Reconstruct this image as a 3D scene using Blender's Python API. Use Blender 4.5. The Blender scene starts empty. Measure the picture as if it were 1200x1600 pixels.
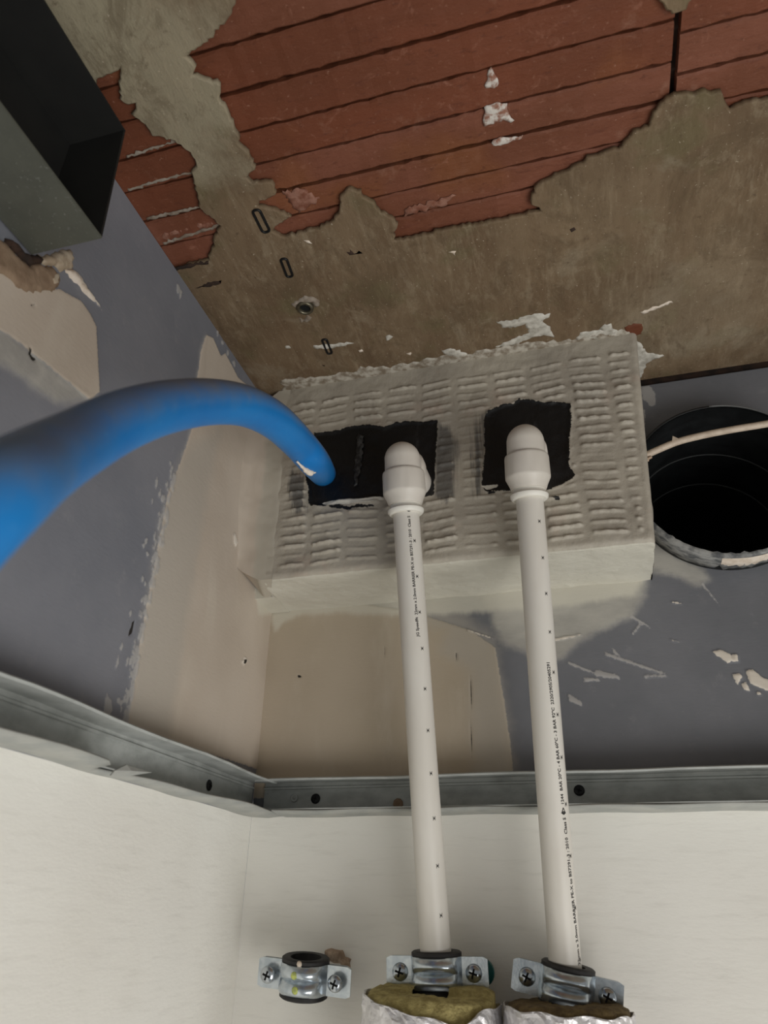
import bpy, bmesh, math, random
import numpy as np
from mathutils import Vector, Matrix
from math import pi, sin, cos, radians

SC = bpy.context.scene
COL = SC.collection
S = 0.47                                   # metres from camera up to the ceiling

# ------------------------------------------------------------------ camera
YAW, PITCH, ROLL, FPX = -.2777, .5022, -.0189, 1141.13
CAM = np.array([.6215*S, -1.3308*S, -S])
def _basis():
    cy, sy = cos(YAW), sin(YAW)
    f = np.array([sy*cos(PITCH), cy*cos(PITCH), sin(PITCH)])
    r = np.array([cy, -sy, 0]); d = np.cross(f, r)
    c, s = cos(ROLL), sin(ROLL)
    return f, c*r+s*d, -s*r+c*d
FW, RT, DN = _basis()
cd = bpy.data.cameras.new('camera'); cam = bpy.data.objects.new('camera', cd); COL.objects.link(cam)
m = Matrix.Identity(4)
for i in range(3):
    m[i][0] = RT[i]; m[i][1] = -DN[i]; m[i][2] = -FW[i]; m[i][3] = CAM[i]
cam.matrix_world = m
cd.sensor_fit = 'AUTO'; cd.sensor_width = 36; cd.lens = FPX/1600*36
cd.clip_start = .01; cd.clip_end = 50
cd.dof.use_dof = True; cd.dof.focus_distance = .585; cd.dof.aperture_fstop = 9.5
SC.camera = cam

# ------------------------------------------------------------------ world, lights, exposure
w = bpy.data.worlds.new('world'); SC.world = w; w.use_nodes = True
w.node_tree.nodes['Background'].inputs[0].default_value = (1.0, .99, .96, 1)
w.node_tree.nodes['Background'].inputs[1].default_value = .25
def area(name, loc, target, size, power, col):
    l = bpy.data.lights.new(name, 'AREA'); l.shape = 'RECTANGLE'; l.size = size[0]; l.size_y = size[1]
    l.energy = power; l.color = col
    o = bpy.data.objects.new(name, l); COL.objects.link(o)
    o.location = loc
    o.rotation_euler = (Vector(target)-Vector(loc)).to_track_quat('-Z', 'Y').to_euler()
    return o
area('room_light', (1.20, -.90, -1.50), (.10, -.12, -.40), (1.2, 1.0), 19.5, (1, .985, .95))
SC.view_settings.view_transform = 'Standard'; SC.view_settings.look = 'None'
SC.view_settings.exposure = 0.0; SC.view_settings.gamma = 1
SC.view_settings.use_curve_mapping = False

# ------------------------------------------------------------------ pixel to point on a real plane
def ray(x, y): return FW*FPX + RT*(x-600) + DN*(y-800)
def on(x, y, ax, v):
    D = ray(x, y); return CAM + D*((v-CAM[ax])/D[ax])
def at(x, y, z): return CAM + ray(x, y)/FPX*z
def project(P):
    v = np.asarray(P)-CAM; z = v@FW
    return 600+FPX*(v@RT)/z, 800+FPX*(v@DN)/z
FACE = -.078                                # front of the white block
PL = {'ceil': (2, 0., (0, 1)), 'left': (0, 0., (1, 2)), 'back': (1, 0., (0, 2)), 'face': (1, FACE, (0, 2))}
def poly(plane, pts):
    ax, v, ij = PL[plane]
    return np.array([on(x, y, ax, v)[list(ij)] for x, y in pts])

rng = random.Random(7)
def jag(P, step=.004, amp=.0009, seed=1, closed=True):
    """subdivide an outline and make it crumble"""
    R = random.Random(seed); out = []
    n = len(P)
    for i in range(n if closed else n-1):
        a = P[i]; b = P[(i+1) % n]; L = np.linalg.norm(b-a); k = max(1, int(L/step))
        t = (b-a)/max(L, 1e-9); nn = np.array([-t[1], t[0]])
        for j in range(k):
            q = a+(b-a)*j/k
            s = min(1, L/step/2)
            out.append(q + (nn*R.gauss(0, amp) + t*R.gauss(0, amp*.4))*(s if j else .5*s))
    if not closed: out.append(P[-1])
    return np.array(out)

def sdf(P, X, Y):
    """signed distance in mm, positive inside"""
    d = np.full(X.shape, 1e9); ins = np.zeros(X.shape, bool)
    for i in range(len(P)):
        a = P[i]; b = P[(i+1) % len(P)]
        e = b-a; wx = X-a[0]; wy = Y-a[1]
        t = np.clip((wx*e[0]+wy*e[1])/max(e@e, 1e-14), 0, 1)
        d = np.minimum(d, (wx-e[0]*t)**2+(wy-e[1]*t)**2)
        if a[1] != b[1]:
            c = ((a[1] > Y) != (b[1] > Y)) & (X < (b[0]-a[0])*(Y-a[1])/(b[1]-a[1])+a[0])
            ins ^= c
    d = np.sqrt(d)*1000
    return np.where(ins, d, -d)
def union(polys, X, Y):
    r = np.full(X.shape, -30.)
    for P in polys: r = np.maximum(r, sdf(P, X, Y))
    return np.clip(r, -30, 30)
def vnoise(X, Y, scale, seed):
    """smooth value noise 0..1"""
    R = np.random.RandomState(seed); T = R.rand(256, 256)
    u = X/scale+1000; v = Y/scale+1000
    i = np.floor(u).astype(int); j = np.floor(v).astype(int)
    a = u-i; b = v-j; a = a*a*(3-2*a); b = b*b*(3-2*b)
    g = lambda p, q: T[p % 256, q % 256]
    return (g(i, j)*(1-a)+g(i+1, j)*a)*(1-b)+(g(i, j+1)*(1-a)+g(i+1, j+1)*a)*b
def sstep(x, a, b):
    t = np.clip((x-a)/(b-a), 0, 1); return t*t*(3-2*t)

# ------------------------------------------------------------------ materials
def lin(c):
    f = lambda v: v/255/12.92 if v/255 <= .04045 else ((v/255+.055)/1.055)**2.4
    return (f(c[0]), f(c[1]), f(c[2]), 1)
class NT:
    def __init__(s, name):
        s.m = bpy.data.materials.new(name); s.m.use_nodes = True; s.t = s.m.node_tree
        s.b = s.t.nodes['Principled BSDF']; s.co = s.n('ShaderNodeTexCoord').outputs['Object']
    def n(s, ty, **kw):
        x = s.t.nodes.new(ty)
        for k, v in kw.items(): setattr(x, k, v)
        return x
    def l(s, a, b): s.t.links.new(a, b)
    def noise(s, scale, detail=4, rough=.6, stretch=(1, 1, 1), dist=0):
        mp = s.n('ShaderNodeMapping'); mp.inputs['Scale'].default_value = stretch; s.l(s.co, mp.inputs[0])
        x = s.n('ShaderNodeTexNoise'); x.inputs['Scale'].default_value = scale
        x.inputs['Detail'].default_value = detail; x.inputs['Roughness'].default_value = rough
        x.inputs['Distortion'].default_value = dist
        s.l(mp.outputs[0], x.inputs['Vector']); return x.outputs['Fac']
    def ramp(s, fac, lo, hi, a=0., b=1.):
        x = s.n('ShaderNodeMapRange', interpolation_type='SMOOTHSTEP')
        x.inputs['From Min'].default_value = lo; x.inputs['From Max'].default_value = hi
        x.inputs['To Min'].default_value = a; x.inputs['To Max'].default_value = b
        s.l(fac, x.inputs['Value']); return x.outputs['Result']
    def mix(s, fac, a, b):
        x = s.n('ShaderNodeMix', data_type='RGBA')
        for inp, v in ((x.inputs[0], fac), (x.inputs[6], a), (x.inputs[7], b)):
            if hasattr(v, 'links'): s.l(v, inp)
            elif isinstance(v, (int, float)): inp.default_value = v
            else: inp.default_value = lin(v)
        return x.outputs[2]
    def math(s, op, a, b=0.):
        x = s.n('ShaderNodeMath', operation=op)
        for inp, v in ((x.inputs[0], a), (x.inputs[1], b)):
            if hasattr(v, 'links'): s.l(v, inp)
            else: inp.default_value = v
        return x.outputs[0]
    def attr(s, name):
        x = s.n('ShaderNodeAttribute'); x.attribute_name = name; return x.outputs['Fac']
    def mask(s, name, nscale=120, amp=2.5, soft=.5, op=1., stretch=(1, 1, 1), bias=0.):
        v = s.math('ADD', s.attr(name), s.math('MULTIPLY', s.math('ADD', s.noise(nscale, 5, .65, stretch), -.5+bias), amp*2))
        return s.ramp(v, -soft, soft, 0, op)
    def bump(s, hs, dist=.001):
        prev = None
        for h, st, d in hs:
            x = s.n('ShaderNodeBump'); x.inputs['Strength'].default_value = st; x.inputs['Distance'].default_value = d
            s.l(h, x.inputs['Height'])
            if prev: s.l(prev, x.inputs['Normal'])
            prev = x.outputs[0]
        s.l(prev, s.b.inputs['Normal'])
    def done(s, col, rough=.7, metal=0, spec=.4):
        if hasattr(col, 'links'): s.l(col, s.b.inputs['Base Color'])
        else: s.b.inputs['Base Color'].default_value = lin(col)
        if hasattr(rough, 'links'): s.l(rough, s.b.inputs['Roughness'])
        else: s.b.inputs['Roughness'].default_value = rough
        s.b.inputs['Metallic'].default_value = metal
        s.b.inputs['Specular IOR Level'].default_value = spec
        return s.m
def simple(name, c1, c2=None, scale=60, rough=.6, metal=0, bump=0, bscale=300, spec=.4, lo=.35, hi=.65, stretch=(1, 1, 1)):
    t = NT(name)
    col = c1 if c2 is None else t.mix(t.ramp(t.noise(scale, 5, .6, stretch), lo, hi), c1, c2)
    if bump: t.bump([(t.noise(bscale, 4, .6, stretch), bump, .001)])
    return t.done(col, rough, metal, spec)

M = {}
M['brown_plaster'] = None
def mk_ceiling():
    t = NT('old_ceiling_plaster')
    c = t.mix(t.ramp(t.noise(9, 5, .6), .35, .65), (99, 81, 60), (118, 99, 76))
    c = t.mix(t.ramp(t.noise(22, 6, .7, (1, .25, 1)), .45, .7, 0, .7), c, (92, 71, 50))
    c = t.mix(t.ramp(t.noise(60, 5, .7, (1.6, .16, 1)), .52, .72, 0, .55), c, (140, 123, 100))
    c = t.mix(t.ramp(t.noise(14, 4, .6), .54, .68, 0, .6), c, (98, 90, 62))
    c = t.mix(t.ramp(t.noise(7, 6, .7, (1, 1, 1), .4), .56, .68, 0, .5), c, (140, 129, 110))
    c = t.mix(t.ramp(t.noise(220, 3, .7), .64, .72, 0, .5), c, (80, 62, 46))
    for (px, py, r0, col, op) in ((.055, -.40, .10, (150, 142, 120), .75), (.02, -.47, .09, (146, 138, 116), .7), (.42, -.10, .09, (146, 132, 110), .28), (.36, -.20, .07, (136, 120, 96), .15)):
        vm = t.n('ShaderNodeVectorMath', operation='DISTANCE'); t.l(t.co, vm.inputs[0]); vm.inputs[1].default_value = (px, py, 0)
        d = t.math('ADD', vm.outputs['Value'], t.math('MULTIPLY', t.noise(24, 5, .65), .10))
        c = t.mix(t.ramp(d, r0*.5+.05, r0+.05, op, 0), c, col)
    zone = t.ramp(t.noise(11, 4, .6), .44, .62, .15, 1)
    c = t.mix(t.math('MULTIPLY', zone, t.ramp(t.noise(120, 6, .8, (1.4, .45, 1), .6), .44, .70, 0, .38)), c, (158, 144, 120))
    c = t.mix(t.ramp(t.noise(17, 7, .75, (1, .7, 1), .8), .50, .62, 0, .45), c, (84, 68, 48))
    c = t.mix(t.ramp(t.noise(30, 6, .75, (1, .8, 1), .5), .56, .66, 0, .4), c, (140, 126, 104))
    c = t.mix(t.ramp(t.noise(110, 5, .75), .55, .72, 0, .5), c, (76, 60, 42))
    c = t.mix(t.ramp(t.noise(420, 2, .6), .66, .74, 0, .5), c, (188, 176, 156))
    t.bump([(t.noise(40, 6, .65, (1, .4, 1)), .7, .003), (t.noise(170, 5, .7, (1.2, .7, 1)), .3, .0012), (t.noise(600, 3, .6), .35, .0006)])
    M['brown_plaster'] = t.done(c, .75)
mk_ceiling()
def mk_clay(name, a, b):
    t = NT(name)
    c = t.mix(t.ramp(t.noise(16, 4, .6, (.5, 1, 1)), .35, .65), a, b)
    c = t.mix(t.ramp(t.noise(38, 6, .7), .58, .76, 0, .4), c, (150, 112, 94))
    c = t.mix(t.ramp(t.noise(90, 5, .7, (.3, 1, 1)), .58, .7, 0, .6), c, (92, 48, 32))
    c = t.mix(t.ramp(t.noise(9, 3, .5), .58, .68, 0, .45), c, (124, 74, 38))
    c = t.mix(t.ramp(t.noise(70, 6, .75, (.8, 1, 1), 1.2), .58, .72, 0, .38), c, (160, 112, 92))
    c = t.mix(t.ramp(t.noise(320, 4, .7), .62, .74, 0, .45), c, (168, 128, 108))
    c = t.mix(t.ramp(t.noise(260, 4, .7, (.4, 1, 1)), .58, .7, 0, .5), c, (78, 38, 22))
    t.bump([(t.noise(140, 5, .6, (.3, 1, 1)), .6, .0014), (t.noise(50, 4, .6), .4, .002), (t.noise(700, 2, .5), .4, .0005)])
    M[name] = t.done(c, .7)
mk_clay('clay', (99, 53, 31), (109, 58, 35))
mk_clay('clay_pale', (103, 58, 37), (118, 70, 51))
M['mortar'] = simple('grey_mortar', (150, 140, 128), (120, 106, 92), 90, .85, bump=.5, bscale=200)
M['dark_void'] = simple('dark_soot_backing', (62, 44, 34), (36, 28, 24), 60, .9)  # dark brown stands in for shade inside gaps, pits and cavities
M['smear'] = simple('white_filler', (204, 200, 190), (150, 145, 134), 130, .55, bump=.6, bscale=260, lo=.3, hi=.75)
M['thin_smear'] = simple('thin_filler', (182, 176, 164), (122, 110, 94), 130, .6, bump=.5, bscale=260)
M['chalk'] = simple('chalky_plaster_residue', (204, 198, 190), (138, 96, 78), 170, .7, bump=.5, lo=.42, hi=.62)
M['grey_smear'] = simple('dark_grey_smear', (74, 74, 74), (30, 30, 31), 220, .6, lo=.4, hi=.6)
M['clay_dusty'] = simple('whitened_clay', (146, 106, 90), (116, 70, 52), 160, .8, bump=.5)
M['chip'] = simple('pale_plaster_chip', (226, 214, 200), (206, 190, 172), 120, .7, bump=.4)
M['lump'] = simple('brown_gypsum', (150, 128, 106), (126, 104, 84), 60, .85, bump=.7, bscale=180)
M['raw_gypsum'] = simple('raw_gypsum', (186, 172, 152), (164, 146, 124), 90, .85, bump=.8, bscale=240)

def mk_walls():
    for nm, ax in (('wall_board_left', 'y'), ('wall_board_back', 'x')):
        t = NT(nm)
        st = (1, 1, .25)
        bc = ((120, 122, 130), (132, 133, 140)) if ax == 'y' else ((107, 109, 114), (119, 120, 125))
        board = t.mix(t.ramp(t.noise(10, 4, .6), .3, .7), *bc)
        board = t.mix(t.ramp(t.noise(45, 6, .7), .55, .8, 0, .3), board, (166, 164, 164))
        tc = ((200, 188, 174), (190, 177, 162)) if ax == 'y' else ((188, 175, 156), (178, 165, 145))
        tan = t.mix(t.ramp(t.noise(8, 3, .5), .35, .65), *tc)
        tan = t.mix(t.ramp(t.noise(30, 5, .6, (1, 1, .3)), .5, .75, 0, .4), tan, (208, 199, 184))
        wash = t.mix(t.ramp(t.noise(28, 5, .6, (.4, 1, 1)), .35, .65), (200, 196, 185), (172, 168, 160))
        white = t.mix(t.noise(90, 3, .5), (226, 218, 206), (206, 196, 182))
        c = t.mix(t.mask('wash', 60, 6, 5, .75), board, wash)
        c = t.mix(t.mask('tan', 260, 1.6, .5), c, tan)
        c = t.mix(t.mask('grey_skim', 60, 7, 9, .6), c, (176, 170, 160))
        c = t.mix(t.mask('dab', 300, 2.2, .6, .8), c, (176, 173, 170))
        c = t.mix(t.mask('paint', 70, 5, 4, .8, (1, 1, .3)), c, (210, 206, 192))
        c = t.mix(t.mask('white', 240, 1.6, .3), c, white)
        c = t.mix(t.mask('dark', 300, .3, .25), c, (44, 40, 36))
        low = t.mix(t.ramp(t.noise(6, 3, .5), .3, .7), (238, 236, 229), (231, 228, 220))
        low = t.mix(t.ramp(t.noise(200, 3, .6, (.12, .12, 1)), .5, .75, 0, .35), low, (214, 211, 203))
        c = t.mix(t.ramp(t.attr('low'), -.3, .3), c, low)
        t.bump([(t.noise(30, 5, .6), .25, .002), (t.noise(420, 3, .6, (.3, .3, 1)), .22, .0006)])
        M[nm] = t.done(c, .62)
mk_walls()
def mk_block():
    t = NT('painted_hollow_block')
    c = t.mix(t.ramp(t.noise(14, 4, .6), .35, .65), (180, 173, 159), (164, 157, 145))
    c = t.mix(t.ramp(t.noise(26, 4, .6), .56, .72, 0, .5), c, (176, 158, 144))
    c = t.mix(t.mask('streak', 70, 15, 4, .85, (2.4, 1, .12), -.06), c, (84, 83, 81))
    c = t.mix(t.mask('coat', 120, 2, 1.5, .9), c, (206, 203, 190))  # underside coloured paler to carry the light from below
    blk = t.mix(t.ramp(t.noise(60, 5, .7, (1, 1, .15)), .6, .8, 0, .6), (17, 17, 18), (70, 70, 72))
    c = t.mix(t.mask('black', 210, 3.2, .35), c, blk)
    c = t.mix(t.mask('lip', 300, 1.5, .3), c, (214, 210, 198))
    t.bump([(t.noise(60, 5, .7, (.6, 1, 1)), .5, .002), (t.noise(160, 5, .6, (1, 1, .6)), .6, .0014), (t.noise(700, 3, .6), .25, .0004)])
    M['block'] = t.done(c, .5)
mk_block()
def mk_cove():
    t = NT('cove_plaster')
    c = t.mix(t.ramp(t.noise(30, 4, .6, (1, 1, .3)), .35, .65), (199, 187, 173), (188, 176, 161))
    c = t.mix(t.mask('coat', 80, 7, 4, .9, (1, 1, .3)), c, (180, 174, 160))
    t.bump([(t.noise(90, 5, .6, (1, 1, .4)), .4, .001)])
    M['cove'] = t.done(c, .6)
mk_cove()
M['block_side'] = simple('block_side_paint', (206, 203, 190), (196, 192, 178), 14, .5, bump=.4, bscale=160)
def mk_galv(name, a, b, rough, metal=.6):
    t = NT(name)
    c = t.mix(t.ramp(t.noise(50, 5, .6, (1, 1, 2)), .35, .7), a, b)
    c = t.mix(t.ramp(t.noise(400, 3, .7), .6, .75, 0, .5), c, (150, 150, 146))
    t.bump([(t.noise(300, 3, .6), .15, .0004)])
    M[name] = t.done(c, rough, metal)
mk_galv('galvanised', (176, 179, 176), (154, 157, 154), .6, .1)
M['steel_inside'] = simple('dark_channel_inside', (24, 24, 22), (19, 19, 18), 30, .7)  # near-black colour puts the shade of the open channel into the steel
mk_galv('galvanised_dull', (88, 89, 80), (82, 83, 75), .65, .1)
M['ledge'] = simple('skimmed_paper_edge', (150, 152, 148), (166, 166, 160), 40, .65, bump=.3, bscale=120)
M['zinc'] = simple('zinc_plated_steel', (206, 214, 220), (184, 194, 202), 200, .24, .85, bump=.1)
M['screw_zinc'] = simple('zinc_screw', (200, 206, 212), (170, 178, 184), 300, .22, .95)
M['black_screw'] = simple('black_phosphate', (26, 26, 27), None, rough=.4, metal=.4)
M['black_oxide'] = simple('recess_black', (8, 8, 8), None, rough=.9)  # black stands in for the shade inside screw recesses and the bore
M['rubber'] = simple('black_rubber', (30, 29, 30), (44, 42, 41), 120, .6, bump=.15)
M['yellow_fleck'] = simple('yellow_green_print', (196, 204, 110), (150, 160, 100), 300, .4, .3)
M['teal_plug'] = simple('teal_plastic', (20, 92, 90), None, rough=.5)
def mk_pipe(name, c1, c2, rough=.38):
    t = NT(name)
    c = t.mix(t.ramp(t.noise(30, 4, .6, (1, 1, .3)), .35, .65), c1, c2)
    t.bump([(t.noise(120, 3, .5), .05, .0006)])
    M[name] = t.done(c, rough)
mk_pipe('pipe_white', (217, 213, 205), (211, 206, 197))
mk_pipe('fitting_white', (212, 206, 197), (204, 198, 188), .42)
M['collet'] = simple('collet_white', (226, 223, 214), None, rough=.45)
M['ink'] = simple('black_ink', (34, 32, 31), None, rough=.7)
def mk_hose():
    t = NT('blue_hose')
    c = t.mix(t.ramp(t.noise(20, 4, .6), .35, .65), (0, 112, 186), (0, 120, 194))
    c = t.mix(t.mask('dust', 40, 7, 8, .85), c, (112, 116, 122))  # hose turns greyer toward its upper side
    c = t.mix(t.ramp(t.noise(240, 3, .6), .62, .72, 0, .3), c, (70, 140, 200))
    M['hose'] = t.done(c, .42, 0, .5)
mk_hose()
def mk_foil():
    t = NT('crinkled_foil')
    c = t.mix(t.ramp(t.noise(60, 4, .6), .35, .65), (226, 224, 224), (206, 204, 206))
    v = t.n('ShaderNodeTexVoronoi'); v.feature = 'DISTANCE_TO_EDGE'; v.inputs['Scale'].default_value = 150
    t.l(t.co, v.inputs['Vector'])
    t.bump([(v.outputs['Distance'], .5, .002), (t.noise(160, 5, .6), .6, .002)])
    M['foil'] = t.done(c, .35, .45)
mk_foil()
M['wool'] = simple('yellow_mineral_wool', (188, 174, 116), (150, 136, 86), 160, .95, bump=1, bscale=420)
M['wool_dark'] = simple('brown_mineral_wool', (120, 102, 66), (88, 72, 48), 160, .95, bump=1, bscale=420)
M['duct_black'] = simple('black_duct', (30, 32, 33), (22, 23, 24), 60, .45)
M['duct_grey'] = simple('duct_wire_rim', (120, 122, 122), None, rough=.5, metal=.3)  # paler tone for the highlight along the duct rim
M['duct_ring'] = simple('duct_ring_grey', (58, 60, 60), None, rough=.5)
M['cable'] = simple('painted_white_cable', (206, 190, 172), (188, 172, 154), 120, .5, bump=.3)
M['kraft'] = simple('torn_brown_paper', (196, 174, 152), (160, 138, 118), 120, .85, bump=.6)
M['anchor'] = simple('tarnished_steel', (120, 114, 98), (86, 80, 66), 200, .4, .8, bump=.3)

# ------------------------------------------------------------------ object helpers
def link(name, me, mat=None, parent=None, smooth=False):
    o = bpy.data.objects.new(name, me); COL.objects.link(o)
    if mat is not None: me.materials.append(M[mat])
    if parent is not None: o.parent = parent
    if smooth:
        for p in me.polygons: p.use_smooth = True
    return o
def mesh(name, V, F, mat, parent=None, smooth=False):
    me = bpy.data.meshes.new(name); me.from_pydata([tuple(map(float, v)) for v in V], [], F); me.update()
    return link(name, me, mat, parent, smooth)
def frombm(name, bm, mat, parent=None, smooth=False):
    bmesh.ops.recalc_face_normals(bm, faces=bm.faces[:])
    me = bpy.data.meshes.new(name); bm.to_mesh(me); bm.free()
    return link(name, me, mat, parent, smooth)
def tag(o, label=None, cat=None, group=None, kind=None):
    for k, v in (('label', label), ('category', cat), ('group', group), ('kind', kind)):
        if v: o[k] = v
    return o
def empty(name, loc, label, cat, group=None):
    o = bpy.data.objects.new(name, None); o.location = loc; o.empty_display_size = .01; COL.objects.link(o)
    bpy.context.view_layer.update()
    return tag(o, label, cat, group)
def adopt(o, parent):
    """parent while the mesh keeps its world place"""
    bpy.context.view_layer.update(); o.parent = parent; o.matrix_parent_inverse = parent.matrix_world.inverted(); return o
def autosmooth(o, ang=35):
    me = o.data
    bm = bmesh.new(); bm.from_mesh(me)
    for f in bm.faces: f.smooth = True
    for e in bm.edges:
        e.smooth = not (len(e.link_faces) == 2 and e.calc_face_angle(0) > radians(ang))
    bm.to_mesh(me); bm.free(); return o
def tube(path, rad, nseg=24, caps=True):
    P = [Vector(p) for p in path]; n = len(P)
    rad = rad if hasattr(rad, '__len__') else [rad]*n
    V, F = [], []
    t0 = (P[1]-P[0]).normalized(); up = t0.orthogonal().normalized()
    for i in range(n):
        t = (P[min(i+1, n-1)]-P[max(i-1, 0)]).normalized()
        up = (up-t*up.dot(t)).normalized(); s = t.cross(up)
        for k in range(nseg):
            a = 2*pi*k/nseg; V.append(P[i]+(up*cos(a)+s*sin(a))*rad[i])
    for i in range(n-1):
        for k in range(nseg):
            k2 = (k+1) % nseg
            F.append((i*nseg+k, i*nseg+k2, (i+1)*nseg+k2, (i+1)*nseg+k))
    if caps:
        F.append(tuple(range(nseg-1, -1, -1))); F.append(tuple((n-1)*nseg+k for k in range(nseg)))
    return V, F
def lathe(prof, nseg=32, axis_o=(0, 0, 0), axis=(0, 0, 1), caps=True):
    """prof: list of (r, h) along axis"""
    A = Vector(axis).normalized(); U = A.orthogonal().normalized(); W = A.cross(U); O = Vector(axis_o)
    V, F = [], []
    for r, h in prof:
        for k in range(nseg):
            a = 2*pi*k/nseg; V.append(O+A*h+(U*cos(a)+W*sin(a))*r)
    for i in range(len(prof)-1):
        for k in range(nseg):
            k2 = (k+1) % nseg; F.append((i*nseg+k, i*nseg+k2, (i+1)*nseg+k2, (i+1)*nseg+k))
    if caps:
        F.append(tuple(range(nseg-1, -1, -1))); F.append(tuple((len(prof)-1)*nseg+k for k in range(nseg)))
    return V, F
def smoothpath(pts, n):
    """Catmull-Rom"""
    P = [Vector(p) for p in pts]; P = [P[0]*2-P[1]]+P+[P[-1]*2-P[-2]]
    out = []; k = len(P)-3
    for i in range(n+1):
        u = i/n*k; j = min(int(u), k-1); t = u-j
        a, b, c, d = P[j:j+4]
        out.append(.5*((2*b)+(c-a)*t+(2*a-5*b+4*c-d)*t*t+(3*b-a-3*c+d)*t**3))
    return out
def box_bm(x0, x1, y0, y1, z0, z1, bev=0):
    bm = bmesh.new(); bmesh.ops.create_cube(bm, size=1)
    for v in bm.verts:
        v.co = Vector(((x0+x1)/2+v.co.x*(x1-x0), (y0+y1)/2+v.co.y*(y1-y0), (z0+z1)/2+v.co.z*(z1-z0)))
    if bev: bmesh.ops.bevel(bm, geom=bm.edges[:], offset=bev, segments=2, affect='EDGES')
    return bm
_axes = {'ceil': ((1, 0, 0), (0, 1, 0), (0, 0, 0)), 'left': ((0, 1, 0), (0, 0, 1), (0, 0, 0)),
         'back': ((1, 0, 0), (0, 0, 1), (0, 0, 0)), 'face': ((1, 0, 0), (0, 0, 1), (0, FACE, 0))}
def slab(name, plane, loops, t0, t1, mat, parent=None, bevel=0):
    """a flat piece with holes: outline loops in plane coordinates, from offset t0 to t1 along the outward normal"""
    cu = bpy.data.curves.new('c', 'CURVE'); cu.dimensions = '2D'; cu.fill_mode = 'BOTH'
    cu.extrude = abs(t1-t0)/2-bevel; cu.bevel_depth = bevel; cu.bevel_resolution = 0
    if bevel: cu.offset = -bevel
    for L in loops:
        sp = cu.splines.new('POLY'); sp.points.add(len(L)-1); sp.use_cyclic_u = True
        sp.points.foreach_set('co', np.c_[L, np.zeros(len(L)), np.ones(len(L))].ravel())
    ob = bpy.data.objects.new('c', cu); COL.objects.link(ob)
    dg = bpy.context.evaluated_depsgraph_get(); me = bpy.data.meshes.new_from_object(ob.evaluated_get(dg))
    bpy.data.objects.remove(ob); bpy.data.curves.remove(cu)
    me.name = name
    a, b, o = _axes[plane]
    n = {'ceil': (0, 0, -1), 'left': (1, 0, 0), 'back': (0, -1, 0), 'face': (0, -1, 0)}[plane]
    T = Matrix([[a[i], b[i], n[i], o[i]+n[i]*(t0+t1)/2] for i in range(3)]+[[0, 0, 0, 1]])
    me.transform(T)
    bm = bmesh.new(); bm.from_mesh(me); bmesh.ops.remove_doubles(bm, verts=bm.verts, dist=1e-6)
    bmesh.ops.recalc_face_normals(bm, faces=bm.faces); bm.to_mesh(me); bm.free()
    me.materials.clear()
    return link(name, me, mat, parent)
def grid(name, P, attrs, mat, flip=False, drop=None):
    """P: (n, m, 3) array of points"""
    n, k = P.shape[:2]
    me = bpy.data.meshes.new(name)
    idx = np.arange(n*k).reshape(n, k)
    Q = np.stack([idx[:-1, :-1], idx[1:, :-1], idx[1:, 1:], idx[:-1, 1:]], -1).reshape(-1, 4)
    if drop is not None: Q = Q[~drop.reshape(-1)[Q].all(1)]
    if flip: Q = Q[:, ::-1]
    me.vertices.add(n*k); me.vertices.foreach_set('co', P.reshape(-1).astype(np.float32))
    me.loops.add(Q.size); me.loops.foreach_set('vertex_index', Q.reshape(-1).astype(np.int32))
    me.polygons.add(len(Q)); me.polygons.foreach_set('loop_start', (np.arange(len(Q))*4).astype(np.int32))
    me.polygons.foreach_set('use_smooth', np.ones(len(Q), bool))
    me.update(calc_edges=True)
    for a, v in attrs.items():
        x = me.attributes.new(a, 'FLOAT', 'POINT'); x.data.foreach_set('value', v.reshape(-1).astype(np.float32))
    return link(name, me, mat)

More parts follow.
